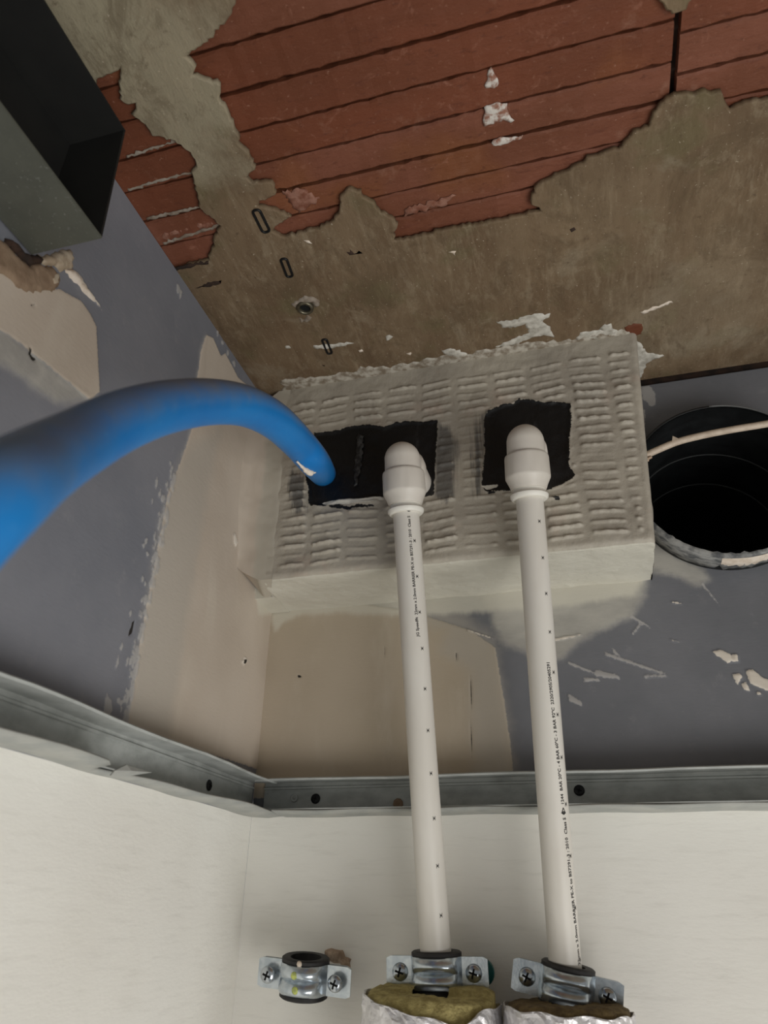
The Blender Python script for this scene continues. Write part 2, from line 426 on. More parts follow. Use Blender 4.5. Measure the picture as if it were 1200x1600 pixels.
# ================================================================== STRUCTURE
# ---- left wall
def dots(plane, pts, r, seed=1):
    R = random.Random(seed); out = []
    for p in pts:
        c = poly(plane, [p[:2]])[0]; rr = p[2] if len(p) > 2 else r
        el = p[3] if len(p) > 3 else 1.0
        out.append(np.array([c+np.array([cos(a)*rr, sin(a)*rr*el])*R.uniform(.7, 1.25) for a in np.arange(0, 2*pi, .6)]))
    return out
def build_left():
    ys = np.r_[np.linspace(-1.3, -.62, 12)[:-1], np.linspace(-.62, 0, 470)]
    zs = np.r_[np.linspace(-1.6, -.60, 12)[:-1], np.linspace(-.60, -.37, 40)[:-1], np.linspace(-.37, 0.0, 300)]
    Y, Z = np.meshgrid(ys, zs, indexing='ij')
    pl = 'left'
    tan = union([poly(pl, [(196, 1135), (205, 1080), (222, 980), (243, 870), (262, 770), (285, 712), (300, 665), (306, 600),
                           (314, 545), (322, 523), (333, 528), (345, 556), (352, 552), (362, 570), (372, 590), (398, 612), (520, 700),
                           (520, 968), (520, 1240)]),
                 poly(pl, [(-60, 390), (0, 425), (40, 450), (92, 452), (112, 463), (126, 470), (140, 490), (150, 510), (152, 545), (156, 612),
                           (140, 625), (110, 600), (60, 560), (20, 528), (-40, 495)])], Y, Z)
    wash = union([poly(pl, [(-40, 495), (0, 512), (50, 552), (100, 590), (152, 622), (92, 630), (58, 612), (30, 588), (0, 570), (-40, 545)]),
                  poly(pl, [(285, 712), (300, 665), (306, 600), (314, 545), (322, 523), (318, 590), (322, 660)])], Y, Z)
    skim = union([poly(pl, [(205, 1080), (222, 980), (243, 870), (262, 770), (290, 700), (345, 668), (318, 800), (290, 980), (262, 1160), (196, 1135)])], Y, Z)
    R = random.Random(3); ds = []
    for i in range(150):
        u = R.random(); x0 = 196+(278-196)*u; y0 = 1130-(1130-725)*u
        o = abs(R.gauss(0, 1))
        ds.append((x0-o*(7 if R.random() < .8 else 16)+1, y0-2, R.uniform(.0008, .0020), R.uniform(1, 3.2)))
    ds += [(168, 1108, .004, 1.4), (166, 1095, .002, 2.), (183, 1035, .0015, 3), (190, 1010, .0015, 2), (204, 958, .0012, 2), (228, 845, .0014, 2)]
    ds += [(348, 536, .002, 1.5), (356, 552, .002, 2.), (366, 568, .003, 1.2), (278, 452, .003, 1.6), (282, 458, .0025, 2), (340, 520, .0018, 2.2)]
    dab = union(dots(pl, ds, .001, 4), Y, Z)
    paint = union([poly(pl, [(412, 690), (440, 640), (450, 690), (432, 960), (404, 960), (395, 905)])], Y, Z)
    white = union([poly(pl, [(363, 836), (366, 832), (370, 848), (367, 855), (364, 848)]), poly(pl, [(376, 1034), (381, 1026), (386, 1032), (380, 1040)]),
                   poly(pl, [(116, 423), (124, 430), (136, 450), (150, 470), (161, 487), (146, 470), (128, 448), (110, 430)])], Y, Z)
    dark = union([poly(pl, [(207, 974), (212, 968), (208, 990), (202, 994)]), poly(pl, [(379, 1031), (384, 1030), (383, 1038), (379, 1036)]),
                  poly(pl, [(45, 543), (48, 543), (50, 556), (58, 562), (52, 564), (46, 556)]), poly(pl, [(46, 476), (54, 475), (53, 478), (47, 478)])], Y, Z)
    low = np.clip((-.399-Z)*1000, -5, 5)
    X = .0007*sstep(tan, -.6, .8)+.0006*sstep(dab, -.3, .5)+.0012*sstep(white, -.2, .5)+.0003*sstep(wash, -2, 3)-.001*sstep(dark, -.2, .2)
    X = X*sstep(Z, -.6, -.55)+.0006*(vnoise(Y, Z, .05, 2)-.5)
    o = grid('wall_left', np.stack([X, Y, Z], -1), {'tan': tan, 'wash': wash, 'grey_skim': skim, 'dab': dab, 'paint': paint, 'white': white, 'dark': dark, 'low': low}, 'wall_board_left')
    tag(o, kind='structure'); return o
def build_back():
    xs = np.r_[np.linspace(0, .5, 380), np.linspace(.5, 1.3, 14)[1:]]
    zs = np.r_[np.linspace(-1.6, -.60, 12)[:-1], np.linspace(-.60, -.37, 40)[:-1], np.linspace(-.37, -.0035, 296)]
    X, Z = np.meshgrid(xs, zs, indexing='ij')
    pl = 'back'
    tan = union([poly(pl, [(340, 1250), (360, 1180), (380, 940), (480, 930), (640, 955), (735, 985), (774, 1012), (780, 1050), (787, 1090), (793, 1130), (798, 1165), (804, 1230)])], X, Z)
    skim = union([poly(pl, [(700, 960), (774, 1000), (780, 1050), (787, 1090), (793, 1130), (804, 1230), (742, 1230), (735, 1050), (690, 1020)]),
                  poly(pl, [(600, 930), (690, 940), (760, 985), (770, 1000), (735, 990), (640, 975)])], X, Z)
    wash = union([poly(pl, [(750, 930), (768, 960), (772, 985), (785, 1005), (840, 1030), (880, 1030), (905, 1005), (940, 985), (985, 965), (1008, 930), (1012, 880), (900, 880)]),
                  poly(pl, [(1005, 850), (1020, 835), (1060, 870), (1100, 890), (1110, 905), (1095, 915), (1050, 900), (1010, 890)])], X, Z)
    paint = union([poly(pl, [(424, 970), (428, 940), (600, 925), (760, 915), (1000, 880), (1010, 900), (990, 930), (870, 950), (770, 955), (640, 962), (520, 958), (470, 962), (440, 975), (430, 985)])], X, Z)
    L = lambda a, b, t: [(a[0], a[1]-t), (b[0], b[1]-t*.6), (b[0]+2, b[1]+t*.6), (a[0]+1, a[1]+t)]
    dab = union([poly(pl, q) for q in (L((888, 1036), (938, 1056), 2.5), L((945, 1022), (1040, 1054), 3), L((930, 1052), (966, 1058), 5), L((957, 1016), (968, 1026), 4),
                 L((984, 962), (1014, 980), 3), L((1095, 910), (1122, 945), 3), L((912, 1062), (935, 1062), 3), L((888, 1090), (908, 1100), 6), L((988, 990), (1000, 975), 2),
                 L((1006, 1057), (1040, 1056), 2))]+[poly(pl, [(1002, 604), (1015, 602), (1024, 615), (1024, 634), (1015, 634), (1004, 622)]), poly(pl, [(998, 640), (1008, 640), (1008, 668), (1000, 672)])], X, Z)
    white = union([poly(pl, q) for q in ([(1113, 1018), (1125, 1015), (1140, 1022), (1146, 1032), (1138, 1036), (1122, 1026)], [(1143, 1023), (1152, 1022), (1154, 1034), (1144, 1034)],
                   [(1144, 1054), (1156, 1052), (1160, 1058), (1152, 1070)], [(1158, 1068), (1166, 1066), (1172, 1080), (1162, 1078)], [(1165, 1048), (1176, 1046), (1190, 1058), (1215, 1068), (1215, 1085), (1185, 1074), (1172, 1068)],
                   [(1182, 1082), (1186, 1080), (1190, 1085), (1184, 1086)], L((1049, 941), (1064, 943), 1.5), L((1046, 1000), (1060, 1003), 1.2),
                   L((865, 1000), (908, 992), 1.6), L((730, 985), (770, 998), 1.8))], X, Z)
    dark = union([poly(pl, q) for q in (L((465, 1057), (470, 1057), 2.5), [(735.2, 1050), (736.8, 1050), (737.9, 1225), (736.7, 1225)], [(600.2, 1010), (602, 1010), (601.6, 1028), (600.4, 1028)],
                   [(712, 1020), (713.5, 1020), (713.5, 1032), (712, 1032)])], X, Z)
    low = np.clip((-.399-Z)*1000, -5, 5)
    Y = .0007*sstep(tan, -.6, .8)+.0006*sstep(dab, -.3, .5)+.0012*sstep(white, -.2, .5)+.0003*sstep(wash, -2, 3)-.0008*sstep(dark, -.2, .2)
    cx, cz = .428, -.133
    Y = -(Y*sstep(Z, -.6, -.55)+.0006*(vnoise(X, Z, .05, 5)-.5))
    rr = np.hypot(X-cx, Z-cz)
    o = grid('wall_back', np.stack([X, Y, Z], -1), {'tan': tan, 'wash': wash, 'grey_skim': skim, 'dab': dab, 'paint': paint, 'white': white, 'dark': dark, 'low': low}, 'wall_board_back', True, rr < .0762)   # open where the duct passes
    tag(o, kind='structure'); return o
WL = build_left(); WB = build_back()

# ---- ceiling: plaster skin with broken openings, clay ribs above it
CE = poly('ceil', [(0, 0)])
big = [(365, -40), (367, 0), (362, 22), (350, 40), (335, 55), (318, 70), (300, 82), (290, 90), (300, 98), (306, 106), (300, 118), (320, 124), (338, 128), (345, 142), (346, 162), (358, 182),
       (368, 205), (376, 228), (388, 240), (400, 262), (382, 278), (396, 287), (425, 286), (432, 302), (414, 314), (400, 322), (425, 328), (455, 340), (437, 350), (425, 362),
       (440, 372), (490, 360), (518, 348), (530, 330), (532, 308), (545, 296), (563, 301), (572, 312), (583, 318), (592, 330), (612, 342), (622, 352), (616, 378), (650, 372), (710, 357), (780, 346), (846, 331),
       (842, 326), (830, 322), (828, 312), (836, 302), (840, 290), (862, 280), (885, 270), (905, 258), (925, 247), (950, 238), (972, 230), (982, 218), (990, 206), (1015, 200), (1020, 178), (1032, 164), (1054, 149),
       (1086, 148), (1098, 144), (1112, 148), (1128, 144), (1133, 160), (1142, 172), (1165, 162), (1210, 152), (1300, 132), (1350, 90), (1330, 20), (1360, -60), (1300, -110), (1220, -95), (1150, -130), (1095, -60), (1084, 0), (1066, 20), (1050, 24), (1036, 8), (1026, -10), (1020, -60), (960, -130), (860, -105), (760, -140), (640, -110), (520, -135), (430, -90)]
leftp = [(142, 140), (150, 128), (168, 119), (189, 108), (187, 124), (186, 140), (187, 156), (200, 166), (212, 163), (213, 172), (204, 180), (216, 188), (228, 200), (236, 212), (256, 216), (276, 226), (290, 236), (304, 250),
         (305, 260), (299, 270), (302, 288), (308, 310), (314, 330), (330, 342), (344, 354), (335, 368), (334, 385), (326, 400), (327, 408), (300, 414), (272, 424), (250, 420), (180, 300), (142, 220)]
def ceilpoly(pts, clipx=-.012):
    P = poly('ceil', pts); P[:, 0] = np.maximum(P[:, 0], clipx); return P
HB = ceilpoly(big); HL = ceilpoly(leftp)
outer = np.array([(-.03, -1.3), (1.3, -1.3), (1.3, -.004), (-.03, -.004)])
CEIL = slab('ceiling', 'ceil', [outer, jag(HB, .0022, .0007, 5), jag(HL, .0022, .0007, 6)], -.0055, 0, 'brown_plaster', bevel=.0012)
tag(CEIL, kind='structure')
tag(frombm('backing', box_bm(-.05, 1.35, -1.35, .05, .014, .03), 'dark_void', CEIL), 'dark cavity above the broken plaster')
# clay ribs (x direction), joints at the photo's groove lines
GY = [-.615, -.588, -.561, -.534, -.507, -.480, -.455, -.428, -.4017, -.3729, -.3459, -.3196, -.2946, -.2716, -.2497, -.2255]
def rib(x0, x1, y0, y1, z, seed, mat, gap=.0010):
    R = random.Random(seed); n = max(4, int((x1-x0)/.006)); V, F = [], []
    ja = [R.gauss(0, .0003) for _ in range(n+1)]; jb = [R.gauss(0, .0003) for _ in range(n+1)]
    sk = .0016
    for i in range(n+1):
        x = x0+(x1-x0)*i/n
        a = y0+gap+ja[i]; b = y1-gap+jb[i]; c = .0015
        zz = z+R.gauss(0, .00015)
        V += [(x, a, z+.009), (x, a, zz+c*.8), (x, a+c, zz), (x, b-c*.7, zz), (x, b, zz+c*.6), (x, b, z+.009)]
    for i in range(n):
        for k in range(5):
            F.append((i*6+k, (i+1)*6+k, (i+1)*6+k+1, i*6+k+1))
    F.append((0, 1, 2, 3, 4, 5)); F.append(tuple(n*6+k for k in (5, 4, 3, 2, 1, 0)))
    o = mesh('clay_rib', V, F, mat, CEIL)
    return o
CRX = .3905
for i in range(len(GY)-1):
    z = .0052
    mt = 'clay' if GY[i+1] < -.285 else 'clay_pale'
    if i % 4 == 3: mt = 'clay_pale' if GY[i] > -.5 else 'clay'
    rib(.075, CRX-.0015, GY[i], GY[i+1], z+.0006*(i % 3), 40+i, mt)
    if GY[i] < -.29: rib(CRX+.0025, .64, GY[i]+.009, GY[i+1]+.009, z+.0005*((i+1) % 2), 80+i, 'clay_pale' if i % 3 else 'clay')
LY = [-.455, -.425, -.398, -.374, -.3485, -.3235, -.2965, -.2715, -.2440]
for i in range(len(LY)-1):
    rib(-.02, .068, LY[i], LY[i+1], .0046+.0004*(i % 2), 120+i, 'clay' if i not in (1, 6, 7) else 'clay_pale', .0008)

from mathutils.geometry import delaunay_2d_cdt
def lump(name, pts, plane, t, mat, parent, seed, feather=1.2, base=0., rough=.35, step=.0022, amp=.0006, world=False):
    """an uneven dab: full thickness inside, thin and ragged at its outline"""
    P = jag(pts if world else poly(plane, pts), step, amp, seed); R = random.Random(seed)
    (x0, y0), (x1, y1) = P.min(0), P.max(0); g = max(.0012, min(.0022, (x1-x0)/6))
    gx, gy = np.meshgrid(np.arange(x0, x1, g), np.arange(y0, y1, g)); gx = gx.ravel()+np.array([R.uniform(-.3, .3)*g for _ in gx.ravel()]); gy = gy.ravel()+np.array([R.uniform(-.3, .3)*g for _ in gy.ravel()])
    k = sdf(P, gx, gy) > g*400
    pts2 = [Vector(p) for p in P]+[Vector(p) for p in np.c_[gx[k], gy[k]]]
    n = len(P)
    vs, es, fs = delaunay_2d_cdt(pts2, [(i, (i+1) % n) for i in range(n)], [], 1, 1e-7)[:3]
    A = np.array([v[:] for v in vs]); d = sdf(P, A[:, 0], A[:, 1])
    h = t*np.clip(d/feather, 0, 1)**.6*(1+rough*2*(vnoise(A[:, 0], A[:, 1], max(.003, t*2), seed)-.5)+rough*(vnoise(A[:, 0], A[:, 1], .0016, seed+1)-.5))+base
    a, b, o = map(np.array, _axes[plane]); nn = np.array({'left': (1, 0, 0), 'back': (0, -1, 0), 'face': (0, -1, 0), 'ceil': (0, 0, -1)}[plane])
    V = [o+a*q[0]+b*q[1]+nn*hh for q, hh in zip(A, h)]
    # close the back so that the dab is solid
    m_ = len(V); V += [o+a*q[0]+b*q[1]+nn*(base-.0006) for q in A]
    cnt = {}
    for f in fs:
        for i in range(len(f)):
            e = (f[i], f[(i+1) % len(f)]); cnt[e] = 1
    F = [tuple(f) for f in fs]+[tuple(m_+i for i in f[::-1]) for f in fs]
    for (i, j) in cnt:
        if (j, i) not in cnt: F.append((j, i, m_+i, m_+j))
    ob = mesh(name, V, F, mat, parent, True)
    bm = bmesh.new(); bm.from_mesh(ob.data); bmesh.ops.recalc_face_normals(bm, faces=bm.faces); bm.to_mesh(ob.data); bm.free()
    return ob
def chips(items, plane, mat, name, parent, t=.0006, seed=0, lab=None, amp=.0006, step=.0022):
    for k, pts in enumerate(items):
        o = lump(name, pts, plane, t, mat, parent, seed+k, .8, 0, .5, step, amp)
        if lab: tag(o, lab)
CH = [[(768, 113), (772, 118), (780, 138), (779, 143), (760, 146), (762, 130)],
      [(757, 176), (778, 167), (792, 170), (795, 184), (805, 196), (782, 198), (757, 206), (755, 190)],
      [(768, 230), (782, 222), (800, 222), (817, 219), (815, 226), (800, 228), (784, 236), (772, 236)]]
for k, pts in enumerate(CH):
    P = poly('ceil', pts)
    tag(lump('plaster_chip', P, 'ceil', .0007, 'chalk', CEIL, 300+k, .8, -.0053, .25, .0022, .0006, True), 'white plaster flake left on the red clay')
# filler smears on the ceiling near the block and small specks
chips([[(775, 503), (800, 500), (826, 492), (860, 489), (858, 496), (848, 502), (860, 510), (866, 528), (850, 524), (832, 528), (800, 540), (770, 544), (800, 530), (826, 520), (822, 506), (805, 512), (785, 512)],
       [(490, 540), (510, 538), (545, 534), (554, 536), (530, 542), (510, 546), (492, 545)], [(445, 541), (452, 540), (455, 544), (447, 545)],
       [(602, 527), (608, 523), (614, 526), (608, 531), (603, 533)], [(936, 514), (945, 506), (955, 505), (957, 514), (945, 518)],
       [(906, 520), (955, 512), (985, 528), (1000, 535), (1010, 550), (1038, 556), (1020, 562), (1010, 568), (1002, 590), (992, 592), (990, 540), (960, 526), (935, 530), (900, 533)],
       [(690, 548), (704, 544), (730, 552), (725, 560), (700, 556)]], 'ceil', 'smear', 'filler_smear', CEIL, .0008, 11)
chips([[(474, 375), (482, 376), (488, 381), (480, 380)], [(700, 394), (712, 392), (711, 400), (706, 396)], [(1000, 488), (1050, 470), (1052, 473), (1004, 492)],
       [(560, 548), (566, 546), (568, 549), (562, 551)], [(634, 553), (642, 550), (641, 555)], [(502, 571), (508, 568), (508, 573)]], 'ceil', 'chip', 'plaster_speck', CEIL, .0008, 31)
chips([[(975, 512), (990, 505), (1004, 506), (1002, 522), (985, 526)]], 'ceil', 'clay', 'clay_patch', CEIL, .0006, 60)
chips([[(890, 358), (897, 355), (900, 359), (893, 363)], [(541, 394), (548, 390), (553, 396), (560, 392), (567, 396), (556, 398), (546, 399)], [(312, 447), (330, 441), (346, 438), (345, 443), (325, 449), (305, 450)],
       [(272, 420), (290, 414), (326, 408), (326, 413), (300, 417), (275, 424)]], 'ceil', 'dark_void', 'pit', CEIL, .0004, 70)  # thin dark dabs carry the shade of pits and cracks
# pale mortar lines across the left patch
for k, (a, b) in enumerate([((196, 249), (276, 224)), ((198, 301), (304, 272)), ((226, 347), (312, 328)), ((248, 386), (344, 356))]):
    P = ceilpoly([a, ((a[0]+b[0])/2, (a[1]+b[1])/2-1), b, (b[0], b[1]+3), ((a[0]+b[0])/2, (a[1]+b[1])/2+4), (a[0], a[1]+4)], .001)
    lump('mortar_joint', P, 'ceil', .0010, 'mortar', CEIL, 400+k, .8, -.0042, .6, .002, .0005, True)
for k, pts in enumerate([[(250, 372), (300, 358), (335, 352), (330, 360), (290, 368), (252, 382)], [(640, 330), (690, 318), (712, 312), (700, 325), (660, 338), (630, 345)], [(440, 305), (475, 302), (500, 318), (480, 332), (468, 340), (455, 325)]]):
    lump('mortar_smear', ceilpoly(pts, .002), 'ceil', .0009, 'clay_dusty', CEIL, 420+k, 2, -.0049, .6, .002, .0011, True)

# added backing blocks stray light; dark colour is the shade in the ceiling gap
tag(frombm('trim_1', box_bm(-.04, 1.3, .003, .02, -.02, .014), 'dark_void'), kind='structure')

# ---- skimmed ledges under the metal tracks (structure trims)
def ledge_left():
    V, F = [], []; n = 90; R = random.Random(4)
    for i in range(n+1):
        y = -.75+.75*i/n
        px = project((0.031, y, -.3985))[0]
        wv = .0315+.0012*sin(y*38)+.0006*sin(y*91)
        if -.30 < y < -.005: wv = .0315
        zz = -.3985+.0006*sin(y*60)
        if 182 < px < 392: wv *= np.interp(px, [182, 190, 235, 300, 392], [1, .30, .42, .66, 1.0])
        V += [(0, y, zz-.0006), (wv*.5, y, zz-.0016), (wv, y, zz), (wv-.0006, y, zz+.0012), (0, y, zz+.0012)]
    for i in range(n):
        for k in range(4): F.append((i*5+k, i*5+k+1, (i+1)*5+k+1, (i+1)*5+k))
    o = mesh('trim_2', V, F, 'ledge', None, True); tag(o, kind='structure')
    # lifted flap of torn paper
    fl = [on(173, 1212, 0, .0300), on(180, 1204, 0, .0312), on(198, 1195, 0, .0320), on(210, 1199, 0, .0325), on(238, 1207, 0, .0330), on(212, 1211, 0, .0322), on(190, 1214, 0, .0310)]
    c = sum(fl)/len(fl); vv = [tuple(p) for p in fl]+[tuple(c+np.array([.002, 0, .0005]))]
    n = len(fl); vb = [(x-.0009, y, z+.0002) for x, y, z in vv]
    ff = [(i, (i+1) % n, n) for i in range(n)]
    f2 = [(b+n+1, a+n+1, c2+n+1) for a, b, c2 in ff]
    side = [(i, i+n+1, (i+1) % n+n+1, (i+1) % n) for i in range(n)]
    tag(mesh('torn_flap', vv+vb, ff+f2+side, 'ledge', o, False), 'torn lifted flap')
ledge_left()
def ledge_right():
    V, F = [], []; n = 80
    for i in range(n+1):
        x = .0315+.95*i/n; wv = .031+.0008*sin(x*45)
        zz = -.3985+.0004*sin(x*70)
        V += [(x, 0, zz-.0014), (x, -wv*.5, zz-.0012), (x, -wv, zz), (x, -wv+.0006, zz+.0012), (x, 0, zz+.0012)]
    for i in range(n):
        for k in range(4): F.append((i*5+k, i*5+k+1, (i+1)*5+k+1, (i+1)*5+k))
    tag(mesh('trim_3', V, F, 'ledge', None, True), kind='structure')
ledge_right()

# ================================================================== METAL TRACKS
def screw_head(loc, normal, r, parent, mat, recess='black_oxide', name='screw', dome=.45):
    nrm = Vector(normal); L = Vector(loc)
    pr = [(r, 0)]+[(r*cos(a), r*dome*sin(a)) for a in (.25, .6, .95, 1.25)]+[(r*.08, r*dome)]
    V, F = lathe(pr, 20, L, nrm)
    s = mesh(name, V, F, mat, parent, True)
    U = nrm.orthogonal().normalized(); W = nrm.cross(U)
    a0 = .5; bm = bmesh.new()
    for k in range(2):
        a = a0+k*pi/2; d = U*cos(a)+W*sin(a); e = nrm.cross(d)
        vs = [bm.verts.new(L+nrm*(r*dome*1.06)+d*(r*.52*sx)+e*(r*.11*sy)) for sx, sy in ((-1, -1), (1, -1), (1, 1), (-1, 1))]
        v2 = [bm.verts.new(v.co-nrm*r*dome*.3) for v in vs]
        bm.faces.new(vs)
        for q in range(4): bm.faces.new((vs[q], vs[(q+1) % 4], v2[(q+1) % 4], v2[q]))
    frombm('recess', bm, recess, s)
    return s
def channel(name, along, a0, a1, label):
    """U channel: web on the wall, flanges out; along 'y' on left wall, 'x' on back wall"""
    t = .0009; zt, zb = -.3715, -.3972; bw, tw = (.011 if along == 'y' else .030), .0235
    prof = [(0.0012, zb), (bw, zb), (bw, zb+t), (t+.0012, zb+t), (t+.0012, zt-t-.0055), (t+.0026, zt-t-.005), (t+.0026, zt-t-.0035), (t+.0012, zt-t-.003), (t+.0012, zt-t), (tw, zt-t*1.6), (tw+.0004, zt-t*2.6), (tw+.001, zt-t), (tw, zt), (0.0012, zt)]
    P = lambda d, z, s: (d, s, z) if along == 'y' else (s, -d, z)
    root = empty(name, P(.01, (zt+zb)/2, (a0+a1)/2), label, 'metal track')
    n = 40; V, F = [], []; k = len(prof)
    R = random.Random(9 if along == 'y' else 10)
    for i in range(n+1):
        s = a0+(a1-a0)*i/n; w = .0004*sin(s*37)+R.gauss(0, .00012)
        for j, (d, z) in enumerate(prof):
            V.append(P(d+(w if 9 <= j <= 12 else 0), z+(w if 8 <= j <= 12 else 0), s))
    for i in range(n):
        for j in range(k): F.append((i*k+j, i*k+(j+1) % k, (i+1)*k+(j+1) % k, (i+1)*k+j))
    F.append(tuple(range(k))); F.append(tuple(n*k+j for j in range(k-1, -1, -1)))
    o = mesh('channel_body', V, F, 'galvanised')
    bm = bmesh.new(); bm.from_mesh(o.data); bmesh.ops.recalc_face_normals(bm, faces=bm.faces); bm.to_mesh(o.data); bm.free()
    adopt(o, root); return root
TL = channel('metal_track', 'y', -.75, -.0075, 'grey metal wall track along the left wall, sloping down toward the corner')
TR = channel('metal_track', 'x', .0110, .98, 'grey metal wall track along the back wall, passing behind both white pipes')
p = on(327, 1227, 0, .0025); adopt(screw_head(p, (1, 0, 0), .0042, None, 'black_screw', dome=.3), TL)
for px in ((493, 1248), (905, 1235)):
    p = on(px[0], px[1], 1, -.0025); adopt(screw_head(p, (0, -1, 0), .0042, None, 'black_screw', dome=.3), TR)
p = on(460, 1247, 1, -.0022)
V, F = lathe([(.0034, 0), (.0034, .0008), (.0026, .0012), (.002, .0007), (.0012, .0007), (.0010, .0016), (.0002, .0018)], 18, p, (0, -1, 0))
adopt(mesh('rivet', V, F, 'galvanised', None, True), TR)
p = on(622, 1256, 1, -.0025)
V, F = lathe([(.0045, 0), (.004, .0006), (.0002, .0008)], 9, p, (0, -1, 0)); adopt(mesh('rust_spot', V, F, 'lump'), TR)

# ================================================================== STEEL CHANNEL (upper left)
def steel():
    y1 = -.385; x1 = .0498; zb = -.1285; zt = -.0257; y0 = -1.05; t = .0016; x0 = .0012
    root = empty('steel_channel', (x1/2, (y0+y1)/2, zb), 'dark green-grey steel channel running overhead along the left wall under the ceiling', 'steel channel')
    def part(nm, *a, mat='galvanised_dull', bev=.0004): return adopt(frombm(nm, box_bm(*a, bev=bev), mat), root)
    part('bottom_flange', x0, x1, y0, y1, zb, zb+t)
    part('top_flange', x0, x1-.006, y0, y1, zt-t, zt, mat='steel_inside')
    part('web', x0, x0+t, y0, y1-.001, zb+t, zt-t, mat='steel_inside'); part('liner', x0+t, x1-.0035, y0, y1-t, zb+t, zb+t+.0012, mat='steel_inside')  # thin dark sheet added over the flange to carry the inside shade
    # end plate, its front corner sloping back toward the top as in the photo
    bm = bmesh.new()
    a = [(x0, zb+t), (x1-.0004, zb+t), (x1-.0065, zt), (x0, zt)]
    vs = [[bm.verts.new((x, y, z)) for x, z in a] for y in (y1, y1-t)]
    bm.faces.new(vs[0]); bm.faces.new(vs[1][::-1])
    for i in range(4): bm.faces.new((vs[0][i], vs[0][(i+1) % 4], vs[1][(i+1) % 4], vs[1][i]))
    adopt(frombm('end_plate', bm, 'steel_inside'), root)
    return root
ST = steel()
# broken plaster around its end, on the left wall
tag(lump('plaster_break', [(-40, 340), (0, 375), (10, 385), (30, 405), (45, 415), (60, 412), (85, 420), (92, 440), (90, 450), (80, 460), (70, 456), (45, 458), (28, 452), (15, 438), (0, 428), (-40, 410)], 'left', .0028, 'lump', WL, 21, 2.5, 0, .22), 'brown broken plaster edge')
tag(lump('plaster_break', [(58, 403), (80, 396), (112, 388), (111, 412), (114, 420), (98, 424), (80, 416), (66, 414)], 'left', .0030, 'raw_gypsum', WL, 22, 2, 0, .3), 'pale torn plaster below the steel channel')
tag(lump('plaster_splinter', [(98, 420), (112, 420), (124, 433), (138, 455), (150, 472), (162, 487), (146, 472), (128, 455), (112, 436)], 'left', .0022, 'chip', WL, 23), 'pale splinter of torn plaster')
tag(lump('cavity', [(8, 372), (40, 396), (62, 400), (64, 412), (46, 416), (25, 398), (4, 384)], 'left', .0034, 'dark_void', WL, 24, 1, 0, .1), 'dark gap beside the steel channel')  # raised dab, dark in colour to give the shade of a gap
tag(lump('plaster_break', [(74, 430), (86, 426), (88, 444), (76, 448)], 'left', .0040, 'raw_gypsum', WL, 25), 'pale torn plaster below the steel channel')

